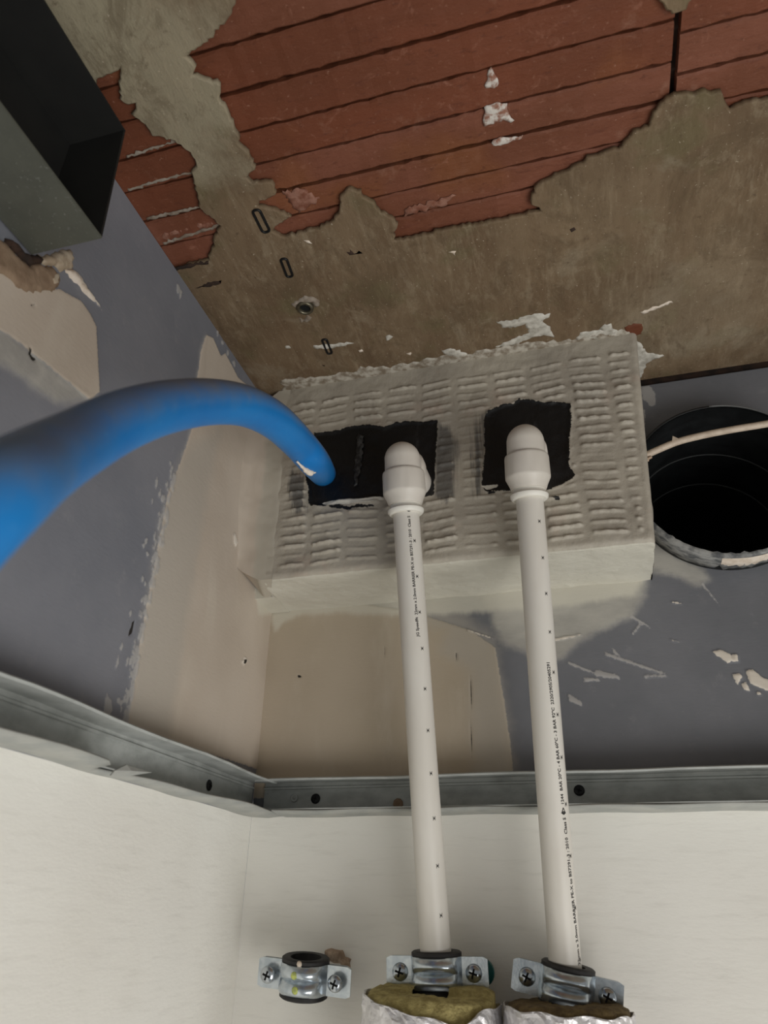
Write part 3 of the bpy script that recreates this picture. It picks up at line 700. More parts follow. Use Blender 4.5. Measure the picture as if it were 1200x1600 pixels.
# ================================================================== WHITE HOLLOW BLOCK
H1 = [(478, 745), (470, 722), (476, 700), (492, 676), (512, 674), (530, 671), (540, 667), (555, 665), (575, 664), (600, 667), (618, 660), (634, 658), (660, 659), (684, 658), (684, 680), (681, 700), (680, 740), (677, 774), (660, 777), (640, 780), (606, 778), (590, 776), (560, 781), (530, 782), (505, 792), (490, 790), (481, 788), (482, 768)]
H2 = [(756, 652), (764, 642), (786, 632), (800, 630), (812, 622), (826, 624), (852, 629), (870, 628), (891, 632), (893, 650), (890, 686), (889, 728), (899, 742), (890, 750), (879, 757), (868, 762), (852, 767), (820, 768), (790, 766), (759, 768), (752, 758), (758, 710)]
def build_block():
    Rr = .005; depth = -FACE
    us = np.arange(.0185, .352+.0001, .0011)
    zv = np.arange(0, .2075+.0001, .0011)
    arc = np.linspace(0, pi/2, 7)[1:]
    ub = [(us[0]-.010*sin(a), .010-.010*cos(a)) for a in np.linspace(pi/2, .1, 8)]; ub = [(ub[0][0], .010+q) for q in np.linspace(.068, .004, 10)]+ub; ub = [(x+.010, b) for x, b in ub]; ub += [(u+.010, 0) for u in us[:-9]]; uo = ub[-1][0]
    ub += [(uo+Rr*sin(a), Rr-Rr*cos(a)) for a in arc]+[(uo+Rr, Rr+s) for s in np.linspace(.002, depth-Rr+.004, 34)]
    vb = [(-v, 0) for v in zv]; vo = zv[-1]
    vb += [(-vo-Rr*sin(a), Rr-Rr*cos(a)) for a in arc]+[(-vo-Rr, Rr+s) for s in np.linspace(.002, depth-Rr+.004, 34)]
    ub = np.array(ub); vb = np.array(vb)
    U, Vv = np.meshgrid(ub[:, 0], vb[:, 0], indexing='ij'); BU, BV = np.meshgrid(ub[:, 1], vb[:, 1], indexing='ij')
    # right side leans: wider at the top
    X = U*(1+.045*np.clip((.2125+Vv)/.2125, 0, 1)*sstep(U, .1, .35)); Z = Vv
    front = (BU < 1e-6) & (BV < 1e-6)
    black = np.maximum(sdf(poly('face', H1), X, Z), sdf(poly('face', H2), X, Z))
    black = np.where(front, black, -30)
    hole = sstep(black+1.6*(vnoise(X, Z, .006, 8)-.5), .2, 4.5)
    # combed rows of short raised dashes
    wz = Z+.0016*(vnoise(X, Z, .03, 11)-.5)
    row = wz/.0093; ri = np.floor(row); fr = row-ri
    ci0 = np.floor((X+.004)/.0345); R = np.random.RandomState(5); jit = R.rand(40, 60)
    tilt = (R.rand(40)-.5)*.22
    cidx = np.clip(ci0.astype(int), 0, 39)
    row = (wz+tilt[cidx]*(X-(ci0+.5)*.0345))/.0093; ri = np.floor(row); fr = row-ri
    cx = (X+.004)/.0345-ci0; j = jit[cidx, np.clip(-ri.astype(int), 0, 59)]
    endf = sstep(cx, .03+.10*j, .12+.10*j)*sstep(1-cx, .03+.06*(1-j), .12+.06*(1-j))
    dash = (sstep(fr, .26, .52)*sstep(1-fr, .20, .44))**1.3
    fine = vnoise(X, Z, .0035, 21)
    ridge = dash*endf*(.35+.9*j)*(.45+1.1*fine)
    edge = sstep(X, .034, .050)*sstep(.0*X+.352-U, .002, .006)*sstep(-Z, .014, .024)*sstep(.2075+Z, .003, .007)
    # smooth trowelled zones
    sm = np.ones_like(X)
    for (a, b, c, d) in ((.188, .222, -.148, -.066), (.315, .352, -.135, -.115), (.205, .232, -.213, -.15)):
        inside = sstep(X, a-.004, a+.004)*sstep(b-X, -.004, .004)*sstep(Z, c-.004, c+.004)*sstep(d-Z, -.004, .004)
        sm = sm*(1-.6*inside)
    near = sstep(-black, .5, 5)
    h = .0022*ridge*edge*near*sm*front
    h = h+.0013*(vnoise(X, Z+BV, .02, 31)-.5)+.0008*(vnoise(X*.5, Z+BV, .009, 34)-.5)+.0005*(vnoise(X, Z+BV, .006, 32)-.5)
    h = h+.0012*np.exp(-((black-0.0)/1.2)**2)*vnoise(X, Z, .005, 33)*front
    h = h-.0010*hole
    # fillet against the left wall
    Y = FACE+BU+BV
    nx = np.where(BU > Rr, 1, 0); nz = np.where((BV > Rr) & (BU <= Rr), 1, 0)
    P = np.stack([X+h*nx, Y-h*(1-nx)*(1-nz), Z-h*nz], -1)
    P[..., 1] = np.minimum(P[..., 1], .004)
    streak = union([poly('face', [(684, 662), (700, 664), (718, 690), (716, 780), (690, 782), (676, 776), (680, 700)]), poly('face', [(738, 672), (745, 645), (762, 645), (762, 700), (756, 775), (738, 780), (734, 730)]),
                    poly('face', [(455, 735), (478, 745), (482, 800), (462, 800), (446, 760)])], X, Z)
    streak = np.where(front, streak, -30)
    lip = union([poly('face', [(502, 786), (530, 780), (560, 779), (595, 776), (600, 780), (575, 785), (545, 787), (525, 788), (508, 789)]), poly('face', [(752, 760), (765, 757), (778, 756), (776, 761), (760, 765)])], X, Z)
    lip = np.where(front, lip, -30)
    blk2 = union([poly('face', [(512, 790), (530, 789), (545, 791), (560, 788), (585, 787), (584, 791), (560, 793), (545, 796), (520, 794)]), poly('face', [(435, 618), (438, 622), (436, 628), (432, 620)]),
                  poly('face', [(858, 777), (862, 776), (876, 777), (874, 781), (864, 780)]), poly('face', [(760, 768), (774, 767), (774, 770), (764, 771)])], X, Z)
    black = np.maximum(np.clip(black, -30, 30), np.where(front, blk2, -30))
    root = empty('hollow_block', (.18, -.04, -.2125), 'white painted hollow clay block with combed face and two black openings under the ceiling', 'clay block')
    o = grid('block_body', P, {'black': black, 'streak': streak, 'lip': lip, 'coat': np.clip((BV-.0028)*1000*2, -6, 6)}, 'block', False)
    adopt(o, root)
    return root
BK = build_block()
tag(lump('smear', [(560, 678), (568, 682), (566, 715), (561, 742), (558, 757), (553, 760), (554, 738), (557, 700)], 'face', .0005, 'grey_smear', None, 77, 2, .0006, .6), 'grey filler smear on the black paint')
adopt(bpy.data.objects['smear'], BK)
def cove():
    """plaster drawn round the joint between the left wall and the block"""
    pr = smoothpath([(-.0008, -.112, 0), (.0012, -.103, 0), (.0055, -.0935, 0), (.012, -.0868, 0), (.019, -.0826, 0), (.026, -.0805, 0), (.0315, -.0793, 0), (.0340, -.0778, 0)], 21)
    n = 70; m_ = len(pr); V, F, A = [], [], []
    for i in range(n+1):
        for k, q in enumerate(pr):
            f = min(1, k/(m_-1)/.62); zb = -.196-.0158*f; zt = -.034+.0332*f**.8
            u = i/n; z = zt+(zb-zt)*u; sc = .16+.60*sin(pi*min(1, max(0, u))**.8)**1.2; qy = -.0778+(q.y+.0778)*sc
            bmp = .0012*(vnoise(np.array(q.x*1.0), np.array(z), .014, 3)-.5)+.0006*(vnoise(np.array(q.x), np.array(z), .005, 4)-.5)
            V.append((q.x, qy-float(bmp)*(0 < k < m_-1), z)); A.append((q.x-.016)*1000)
    for i in range(n):
        for k in range(m_-1): F.append((i*m_+k, i*m_+k+1, (i+1)*m_+k+1, (i+1)*m_+k))
    b0 = len(V)
    for k, q in enumerate(pr):
        f = min(1, k/(m_-1)/.62); V.append((-.0008+.020*f*(1-f), -.083+.0818*f, -.196-.0166*f)); A.append(6)
    for k in range(m_-1): F.append((n*m_+k, b0+k, b0+k+1, n*m_+k+1))
    o = mesh('plaster_cove', V, F, 'cove', WL, True)
    a = o.data.attributes.new('coat', 'FLOAT', 'POINT'); a.data.foreach_set('value', np.array(A, np.float32))
    autosmooth(o, 60)
    adopt(frombm('plaster_fill', box_bm(.0004, .0195, -.040, -.0012, -.2128, -.0005), 'block_side'), BK)
cove()
for k, pts in enumerate([[(440, 594), (470, 590), (500, 589), (530, 582), (600, 572), (660, 563), (690, 556), (730, 553), (760, 546), (800, 541), (880, 530), (985, 515), (985, 540), (800, 566), (740, 575), (680, 584), (600, 596), (520, 606), (440, 618)]]):
    lump('filler_smear', pts, 'ceil', .0009, 'thin_smear', CEIL, 500+k, 1.5, 0, .35, .0045, .0020)

# ================================================================== PIPES
def pipe_point(A, B, s): return A+(B-A)*s
def make_pipe(A, B, r, bows, label):
    root = empty('white_pipe', B, label, 'pipe')
    n = 30; path = []
    for i in range(n+1):
        s = i/n; path.append(A+(B-A)*s)
    V, F = tube(path, r, 40); o = mesh('pipe_tube', V, F, 'pipe_white'); autosmooth(o, 50); adopt(o, root)
    return root
def s_of_y(A, B, yp):
    lo, hi = -.3, 1.5
    for _ in range(50):
        m_ = (lo+hi)/2
        if project(A+(B-A)*m_)[1] < yp: lo = m_
        else: hi = m_
    return (lo+hi)/2
def pipe_frame(A, B):
    ax = (B-A)/np.linalg.norm(B-A); f = np.array([0, -1., 0]); f = f-ax*(f@ax); f /= np.linalg.norm(f)
    sd = np.cross(f, ax); sd = sd if sd[0] > 0 else -sd
    return ax, f, sd
def text_mesh(body):
    cu = bpy.data.curves.new('t', 'FONT'); cu.body = body; cu.size = 1; cu.resolution_u = 2; cu.offset = .022
    ob = bpy.data.objects.new('t', cu); COL.objects.link(ob)
    dg = bpy.context.evaluated_depsgraph_get(); me = bpy.data.meshes.new_from_object(ob.evaluated_get(dg))
    bpy.data.objects.remove(ob); bpy.data.curves.remove(cu); return me
def wrap_text(body, A, B, r, y0, y1, ang0, ang1, hgt, root):
    """print running up the pipe from image row y0 to y1"""
    me = text_mesh(body); me.name = 'printed_text'
    co = np.empty(len(me.vertices)*3, np.float32); me.vertices.foreach_get('co', co); co = co.reshape(-1, 3)
    x0, x1 = co[:, 0].min(), co[:, 0].max(); s0 = s_of_y(A, B, y0); s1 = s_of_y(A, B, y1)
    ax, f, sd = pipe_frame(A, B); out = np.empty_like(co)
    u = (co[:, 0]-x0)/(x1-x0); s = s0+(s1-s0)*u
    th = np.radians(ang0+(ang1-ang0)*u) - (co[:, 1]-.35)*hgt/.72/r
    out = A+np.outer(s, B-A)+(np.outer(np.cos(th), f)+np.outer(np.sin(th), sd))*(r+.00012)
    me.vertices.foreach_set('co', out.astype(np.float32).ravel()); me.update(); me.materials.clear()
    o = link('printed_text', me, 'ink'); adopt(o, root); return o
def mark_on(A, B, r, yp, ang, strokes, size, root, name='printed_mark'):
    """little stroke marks: list of ((u,v),(u,v)) in -1..1, u along the pipe, v around"""
    ax, f, sd = pipe_frame(A, B); s = s_of_y(A, B, yp); V, F = [], []
    for (a, b) in strokes:
        a = np.array(a, float); b = np.array(b, float); t = (b-a)/np.linalg.norm(b-a); n = np.array([-t[1], t[0]])*.16
        k = len(V)
        for q in (a-n, b-n, b+n, a+n):
            th = radians(ang)+q[1]*size/r
            V.append(A+(B-A)*s+ax*q[0]*size+(f*cos(th)+sd*sin(th))*(r+.00014))
        F.append((k, k+1, k+2, k+3))
    o = mesh(name, V, F, 'ink'); adopt(o, root); return o
STAR = [((-1, -.8), (1, .8)), ((-1, .8), (1, -.8)), ((0, -.8), (0, .8))]
def tri_mark():
    p = [(-1, -.9), (-1, .9), (.9, 0)]
    q = [(cos(a)*.5-.9, sin(a)*.55) for a in np.arange(0, 2*pi+.1, 2*pi/7)]
    return [(p[0], p[2]), (p[2], p[1]), (p[1], p[0])]+[(q[i], q[i+1]) for i in range(7)]+[((-.4, 0), (-1.4, 0))]

def elbow(A, B, label):
    """push-fit elbow: collar on the pipe top, dome turning back into the block"""
    ax = Vector((B-A)/np.linalg.norm(B-A)); A = Vector(A)
    root = empty('elbow_fitting', A, label, 'pipe fitting')
    U = -ax
    V, F = lathe([(.0112, -.0040), (.0136, -.0040), (.0150, -.0024), (.0152, -.0004), (.0138, .0012), (.0128, .0022), (.0126, .0044)], 40, A, U)
    o = mesh('collet', V, F, 'collet'); autosmooth(o, 40); adopt(o, root)
    V, F = lathe([(.0122, .0040), (.0138, .0042), (.0146, .0060), (.0152, .0080), (.0174, .0128), (.0180, .0140), (.0181, .0152), (.0178, .0310), (.0175, .0326), (.0168, .0334), (.0140, .0336)], 48, A, U)
    # fine grip flats
    V2 = []
    for i, v in enumerate(V):
        ring, k = divmod(i, 48)
        if 6 <= ring <= 7 and k % 8 == 0:
            d = v-A; rad = d-U*d.dot(U); v = v-rad*.018
        V2.append(v)
    o = mesh('collar', V2, F, 'fitting_white'); autosmooth(o, 40); adopt(o, root)
    # body: vertical barrel, spherical knee, horizontal barrel into the opening
    r = .0152; K = A+U*.0450
    V, F = tube([A+U*.032, A+U*.036, A+U*.040, A+U*.043, K], [r*1.02, r*1.02, r*1.01, r, r], 40)
    bm = bmesh.new(); me = bpy.data.meshes.new('t'); me.from_pydata([tuple(v) for v in V], [], F); bm.from_mesh(me); bpy.data.meshes.remove(me)
    q = bmesh.ops.create_uvsphere(bm, u_segments=40, v_segments=20, radius=r*1.0, matrix=Matrix.Translation(K))
    H = Vector((.02, 1, .0)).normalized()
    end = K+H*((FACE+.010)-K.y)/H.y
    V, F = tube([K, K+(end-K)*.33, K+(end-K)*.66, end], [r*.99, r*1.0, r*1.02, r*1.02], 40)
    k = [bm.verts.new(v) for v in V]
    for f in F: bm.faces.new([k[i] for i in f])
    o = frombm('elbow_body', bm, 'fitting_white', None, True); autosmooth(o, 45); adopt(o, root)
    # raised shoulder on the right of the knee
    V, F = lathe([(.0152, 0), (.0164, .002), (.0164, .010), (.0158, .012), (.012, .0125)], 40, K+H*.009, H)
    o = mesh('shoulder', V, F, 'fitting_white'); autosmooth(o, 40); adopt(o, root)
    return root
def axis_at(px, py, y): return on(px, py, 1, y)
P1A = axis_at(634, 797, -.108); P1B = axis_at(688.5, 1600, -.026)
P2A = axis_at(827, 774, -.108); P2B = axis_at(891.5, 1620, -.026)
R1, R2 = .0110, .0109
pipe1 = make_pipe(P1A, P1B, R1, None, 'white plastic pipe, left of the two, leaning up to the wide black opening')
pipe2 = make_pipe(P2A, P2B, R2, None, 'white plastic pipe, right of the two, printed along its lower length')
elbow(P1A, P1B, 'white plastic push-fit elbow in the wide left black opening'); elbow(P2A, P2B, 'white plastic push-fit elbow in the narrower right black opening')
# print, reading upward
wrap_text('JG Speedfit  22mm x 2.0mm BARRIER PE-X to BS7291-3 : 2010  Class S', P1A, P1B, R1, 998, 812, 27, 23, .0022, pipe1)
mark_on(P1A, P1B, R1, 801, 25, [((-a[0], a[1]), (-b[0], b[1])) for a, b in tri_mark()], .0017, pipe1)
wrap_text('22mm x 2.0mm BARRIER PE-X to BS7291-3 : 2010  Class S', P2A, P2B, R2, 1503, 1275, 62, 44, .0026, pipe2)
mark_on(P2A, P2B, R2, 1264, 43, [((-a[0], a[1]), (-b[0], b[1])) for a, b in tri_mark()], .0019, pipe2)
wrap_text('1244  BAR 20\u00baC - 4 BAR 60\u00baC - 3 BAR 92\u00baC  2320/2905/20405291', P2A, P2B, R2, 1254, 1037, 42, 27, .0024, pipe2)
for yv in (795, 850, 905, 960, 1016, 1078, 1142, 1208, 1277, 1350, 1426): mark_on(P1A, P1B, R1, yv, 42 if yv > 800 else 36, STAR, .0013, pipe1)
for yv in (820, 876, 931, 990, 1052, 1117, 1183, 1255, 1335, 1415, 1495): mark_on(P2A, P2B, R2, yv, 38+ (yv-820)*.048, STAR, .0013, pipe2)
# scuffs of old paint on the pipes
# ================================================================== BLUE HOSE
hp = [(-330, 1230, .150), (-190, 990, .158), (-85, 855, .170), (0, 772, .185), (60, 728, .218), (120, 694, .255), (190, 658, .292), (260, 636, .335), (330, 628, .385), (385, 635, .43), (430, 658, .475), (466, 692, .525), (490, 720, .560), (505, 740, .590)]
HP = [at(*q) for q in hp]; HP[-1] = on(504, 739, 1, FACE-.004); HP.append(HP[-1]+(HP[-1]-HP[-2])*.12)
hpath = smoothpath(HP, 130)
HOSE = empty('blue_hose', tuple(HP[-1]), 'thick blue plastic pipe curving in from the left to the left black opening', 'hose')
V, F = tube(hpath, .0122, 48)
o = mesh('hose_tube', V, F, 'hose', None, True)
a_ = o.data.attributes.new('dust', 'FLOAT', 'POINT')
dv = np.array([v.co[:] for v in o.data.vertices])
pth = np.array([p[:] for p in hpath]); ring = np.repeat(np.arange(len(pth)), 48)
up_ = (dv-pth[ring])[:, 2]*1000
a_.data.foreach_set('value', (up_*1.0-4.5+1.5*np.sin(ring*.11)).astype(np.float32))
adopt(o, HOSE)
def blob(name, path, rad, mat, root):
    V, F = tube(smoothpath(path, 16), [rad[min(int(i/16*len(rad)), len(rad)-1)] for i in range(17)], 10)
    o = mesh(name, V, F, mat, None, True); adopt(o, root); return o
bl = [at(464, 721, .525), at(474, 731, .533), at(484, 738, .541), at(492, 737, .546)]
tag(blob('plaster_drip', [tuple(b) for b in bl], [.0008, .0012, .0022, .0026, .0014], 'chip', HOSE), 'white plaster drip')

# ================================================================== DUCT AND CABLE
def duct():
    c = Vector((.428, 0, -.133)); r = .0745
    root = empty('ventilation_duct', (c.x, -.026, c.z), 'black round duct opening smeared with plaster in the back wall at right', 'duct')
    # corrugated inside wall, going back into the wall
    prof = []; n = 60
    for i in range(n+1):
        h = -.026+.29*i/n
        prof.append((r-.0008*(1 if (i % 5) == 0 else 0)-.018*max(0, i-20)/40, h))
    V, F = lathe(prof, 72, c, (0, 1, 0), False)
    k = len(V); prof2 = [(r+.0016, h) for _, h in (prof[0], prof[-1])]
    V2, F2 = lathe([(r, -.026), (r+.001, -.0268), (r+.0022, -.026), (r+.0022, .012)], 72, c, (0, 1, 0), False)
    F += [tuple(i+k for i in f) for f in F2]; V += V2
    F = [f for f in F if not all(V[i][0] < .3585 and V[i][1] < -.0005 for i in f)]
    o = mesh('duct_wall', V, F, 'duct_black', None, True); adopt(o, root)
    V, F = lathe([(.070, .262), (.001, .262)], 72, c, (0, 1, 0), False)
    adopt(mesh('duct_bend', V, F, 'duct_black'), root)
    for h, rr, mt in ((.055, .0742, 'duct_ring'), (.108, .0705, 'duct_ring'), (.165, .066, 'duct_black')):
        path = [(c.x+cos(a)*rr, h, c.z+sin(a)*rr) for a in np.linspace(0, 2*pi, 73)]
        V, F = tube(path, .0007, 6, False); adopt(mesh('reinforcing_ring', V, F, mt, None, True), root)
    path = [(c.x+cos(a)*(r+.0008), -.0268, c.z+sin(a)*(r+.0008)) for a in np.linspace(.15, 1.55, 30)]
    V, F = tube(path, .0007, 6); tag(adopt(mesh('rim_wire', V, F, 'duct_grey', None, True), root), 'pale wire edge of the rim')  # rim highlight laid on as a pale arc
    # plaster dragged over the lower left of the rim
    R = random.Random(12); V, F = [], []; n = 46
    for i in range(n+1):
        a = radians(186+(308-186)*i/n); th = .0016+R.gauss(0, .0004)
        wob = R.gauss(0, .0013); e = sin(pi*i/n)**.5
        yy = (-.0285, -.0285, -.018+wob, -.009+wob*1.6-.012*(i > 34)*(i-34)/12)
        rr = (r-.0004-abs(R.gauss(0, .0005)), r+.003*e+.0006, r+.0032+th*e, r+.0032+th*.6*e)
        for q in range(4): V.append((c.x+cos(a)*rr[q], yy[q], c.z+sin(a)*rr[q]))
        V.append((c.x+cos(a)*(r+.001), yy[3], c.z+sin(a)*(r+.001)))
    for i in range(n):
        for q in range(4): F.append((i*5+q, i*5+q+1, (i+1)*5+q+1, (i+1)*5+q))
    tag(adopt(mesh('plaster_collar', V, F, 'duct_smear', None, True), root), 'grey-white plaster smeared on the rim')
    V, F = [], []
    n = 16
    for i in range(n+1):
        a = radians(258+(292-258)*i/n); R1_ = R.gauss(0, .0009)
        for q, yy in enumerate((-.0275, -.022, -.016+R1_*1.5, -.014+R1_)):
            V.append((c.x+cos(a)*(r+.0036+.0014*(q in (1, 2))), yy, c.z+sin(a)*(r+.0036+.0014*(q in (1, 2)))))
    for i in range(n):
        for q in range(3): F.append((i*4+q, i*4+q+1, (i+1)*4+q+1, (i+1)*4+q))
    tag(adopt(mesh('plaster_dab', V, F, 'chip', None, True), root), 'cream plaster dab on the rim')
    return root
M['duct_smear'] = simple('duct_plaster_smear', (152, 152, 149), (78, 80, 82), 80, .6, bump=.6, bscale=200, stretch=(1, 3, 1))
DUCT = duct()
cp = [on(990, 722, 1, -.020), on(1004, 714, 1, -.033), on(1030, 702, 1, -.036), on(1060, 690, 1, -.038), on(1095, 681, 1, -.040), on(1140, 672, 1, -.042), (on(1200, 662, 1, -.044)), on(1320, 641, 1, -.047), on(1480, 614, 1, -.050)]
CAB = empty('cable', tuple(cp[0]), 'thin paint-splashed white cable stretched across the black duct opening', 'cable')
V, F = tube(smoothpath(cp, 60), .0031, 12); adopt(mesh('cable_sheath', V, F, 'cable', None, True), CAB)
adopt(mesh('paint_tip', [tuple(on(1050, 690, 1, -.041)), tuple(on(1062, 686, 1, -.041)), tuple(on(1051, 681, 1, -.041)), tuple(on(1054, 690, 1, -.037))], [(0, 1, 2), (1, 3, 2), (0, 2, 3), (0, 3, 1)], 'cable'), CAB)
tag(adopt(blob('plaster_drip', [tuple(on(1002, 722, 1, -.034)), tuple(on(1010, 718, 1, -.036)), tuple(on(1018, 714, 1, -.036))], [.002, .0024, .0012], 'kraft', CAB), CAB), 'brown-cream plaster at the cable exit')

# ================================================================== PIPE CLAMPS
def clamp(center, ax, tiltx, label, opts):
    """split rubber-lined clamp; local X across, Z along pipe, Y toward the wall"""
    root = bpy.data.objects.new('pipe_clamp', None); COL.objects.link(root); root.empty_display_size = .01
    Zl = Vector(ax).normalized(); Yl = Vector((0, 1, 0)); Yl = (Yl-Zl*Yl.dot(Zl)).normalized(); Xl = Yl.cross(Zl)
    rot = Matrix([[Xl[i], Yl[i], Zl[i]] for i in range(3)]).to_4x4()
    root.matrix_world = Matrix.Translation(center) @ rot @ Matrix.Rotation(tiltx[0], 4, 'X') @ Matrix.Rotation(tiltx[1], 4, 'Y')
    tag(root, label, 'pipe clamp', 'rubber-lined split pipe clamps on the back wall')
    r = .0166; ear = .0362; hw = .0098
    def half(sgn, name, earr):
        prof = [(-earr, 0), (-earr+.003, 0), (-r-.006, 0), (-r-.0015, 0)]
        prof += [(-r*cos(a), -sgn*r*sin(a)**.8*.84) for a in np.linspace(.10, pi-.10, 26)]
        prof += [(r+.0015, 0), (r+.006, 0), (earr-.003, 0), (earr, 0)]
        zs = np.linspace(-hw, hw, 21); V, F = [], []; th = .0015
        n = len(prof)
        for layer in (0, 1):
            for iz, z in enumerate(zs):
                zz = z/hw
                rid = .0036*(abs(sin(zz*pi))**.9)*(abs(zz) < .97)
                for i, (x, y) in enumerate(prof):
                    e = sstep(np.array(r-abs(x)), -.001, .002)
                    y2 = y-sgn*rid*float(e)-sgn*.0006-sgn*(th if layer == 0 else 0)
                    zc = z
                    if abs(x) > earr-.0031: zc = z*(.86 if abs(x) > earr-.001 else 1)
                    V.append((x, y2, zc))
        m_ = len(zs); o2 = m_*n
        for iz in range(m_-1):
            for i in range(n-1):
                a = iz*n+i; F.append((a, a+1, a+n+1, a+n)); F.append((o2+a, o2+a+n, o2+a+n+1, o2+a+1))
        for i in range(n-1):
            F.append((i, o2+i, o2+i+1, i+1)); b = (m_-1)*n+i; F.append((b, b+1, o2+b+1, o2+b))
        for iz in range(m_-1):
            a = iz*n; F.append((a, a+n, o2+a+n, o2+a)); b = a+n-1; F.append((b, o2+b, o2+b+n, b+n))
        o = mesh(name, V, F, 'zinc', root)
        bm = bmesh.new(); bm.from_mesh(o.data); bmesh.ops.recalc_face_normals(bm, faces=bm.faces); bm.to_mesh(o.data); bm.free()
        autosmooth(o, 40); return o
    half(1, 'front_band', ear); half(-1, 'back_band', ear-.001)
    V, F = lathe([(.0114, -.0128), (.0164, -.0132), (.0178, -.0122), (.0178, -.0102), (.0156, -.0098), (.0156, .0098), (.0178, .0102), (.0178, .0122), (.0164, .0132), (.0114, .0128), (.0114, -.0128)], 48, (0, 0, 0), (0, 0, 1), False)
    V = [(v[0], v[1]*(.90 if math.hypot(v[0], v[1]) > .013 else 1), v[2]) for v in V]
    o = mesh('rubber_liner', V, F, 'rubber', root); autosmooth(o, 45)
    for sx in (-1, 1):
        out = opts.get('out', 0.)
        V, F = lathe([(.0028, -.0022-out), (.0028, .010)], 12, (sx*.0262, 0, 0), (0, 1, 0))
        mesh('screw_shank', V, F, 'screw_zinc', root, True)
        s = screw_head((sx*.0262, -.0022-out, 0), (0, -1, 0), .0058, root, 'screw_zinc', dome=.55)
    # hexagon nut and threaded rod to the wall
    V, F = lathe([(.0078, .0158), (.0085, .0165), (.0085, .0205), (.0078, .0212)], 6, (0, 0, 0), (0, 1, 0)); mesh('nut', V, F, 'zinc', root)
    V, F = lathe([(.004, .0160), (.004, opts.get('rod', .028))], 14, (0, 0, 0), (0, 1, 0)); mesh('threaded_rod', V, F, 'screw_zinc', root, True)
    return root
ax1 = (P1A-P1B)/np.linalg.norm(P1A-P1B); ax2 = (P2A-P2B)/np.linalg.norm(P2A-P2B)
def axis_point(A, B, yp): return Vector(A+(B-A)*s_of_y(A, B, yp))
axv1 = ax1*np.array([1, .25, 1]); axv2 = ax2*np.array([1, .25, 1])
c1 = axis_point(P1A, P1B, 1519); c2 = axis_point(P2A, P2B, 1541)
K1 = clamp(c1, axv1, (0, 0), 'zinc pipe clamp with black rubber, holding the left white pipe above yellow wool', {'rod': .030})
K2 = clamp(c2, axv2, (0, radians(9)), 'zinc pipe clamp with black rubber, tilted, holding the right printed white pipe', {'rod': .030})
K0 = clamp(Vector(on(476, 1526, 1, -.028)), (0.02, -.03, 1), (radians(7), radians(3)), 'empty zinc pipe clamp without a pipe, leftmost on the white wall', {'out': .005, 'rod': .030})
# marks on the empty clamp, torn paper round its fixing
for zz, xx in ((-.0045, .0005), (.0045, -.001)):
    V, F = lathe([(.0026, 0), (.0022, .0004), (.0002, .0005)], 12, (xx, -.0192, zz), (0, -1, 0)); tag(mesh('print_mark', V, F, 'yellow_fleck', K0, True), 'yellow-green print fleck')
V, F = lathe([(.0022, 0), (.0018, .0006), (.0002, .0008)], 9, (.001, -.0156, .0112), (0, -1, 0)); tag(mesh('plaster_fleck', V, F, 'chip', K0, True), 'cream plaster fleck on the rubber')
tag(lump('torn_paper', [(508, 1486), (518, 1482), (536, 1484), (540, 1494), (549, 1498), (548, 1512), (540, 1515), (532, 1506), (512, 1502)], 'back', .010, 'kraft', WB, 55), 'torn brown wall paper beside the empty clamp')
V, F = lathe([(.0090, 0), (.0090, .007), (.0080, .0075)], 24, on(751, 1520, 1, -.0205), (0, 1, 0))
tag(adopt(mesh('wall_plug', V, F, 'teal_plug', None, True), K1), 'teal plastic plug behind the right ear')

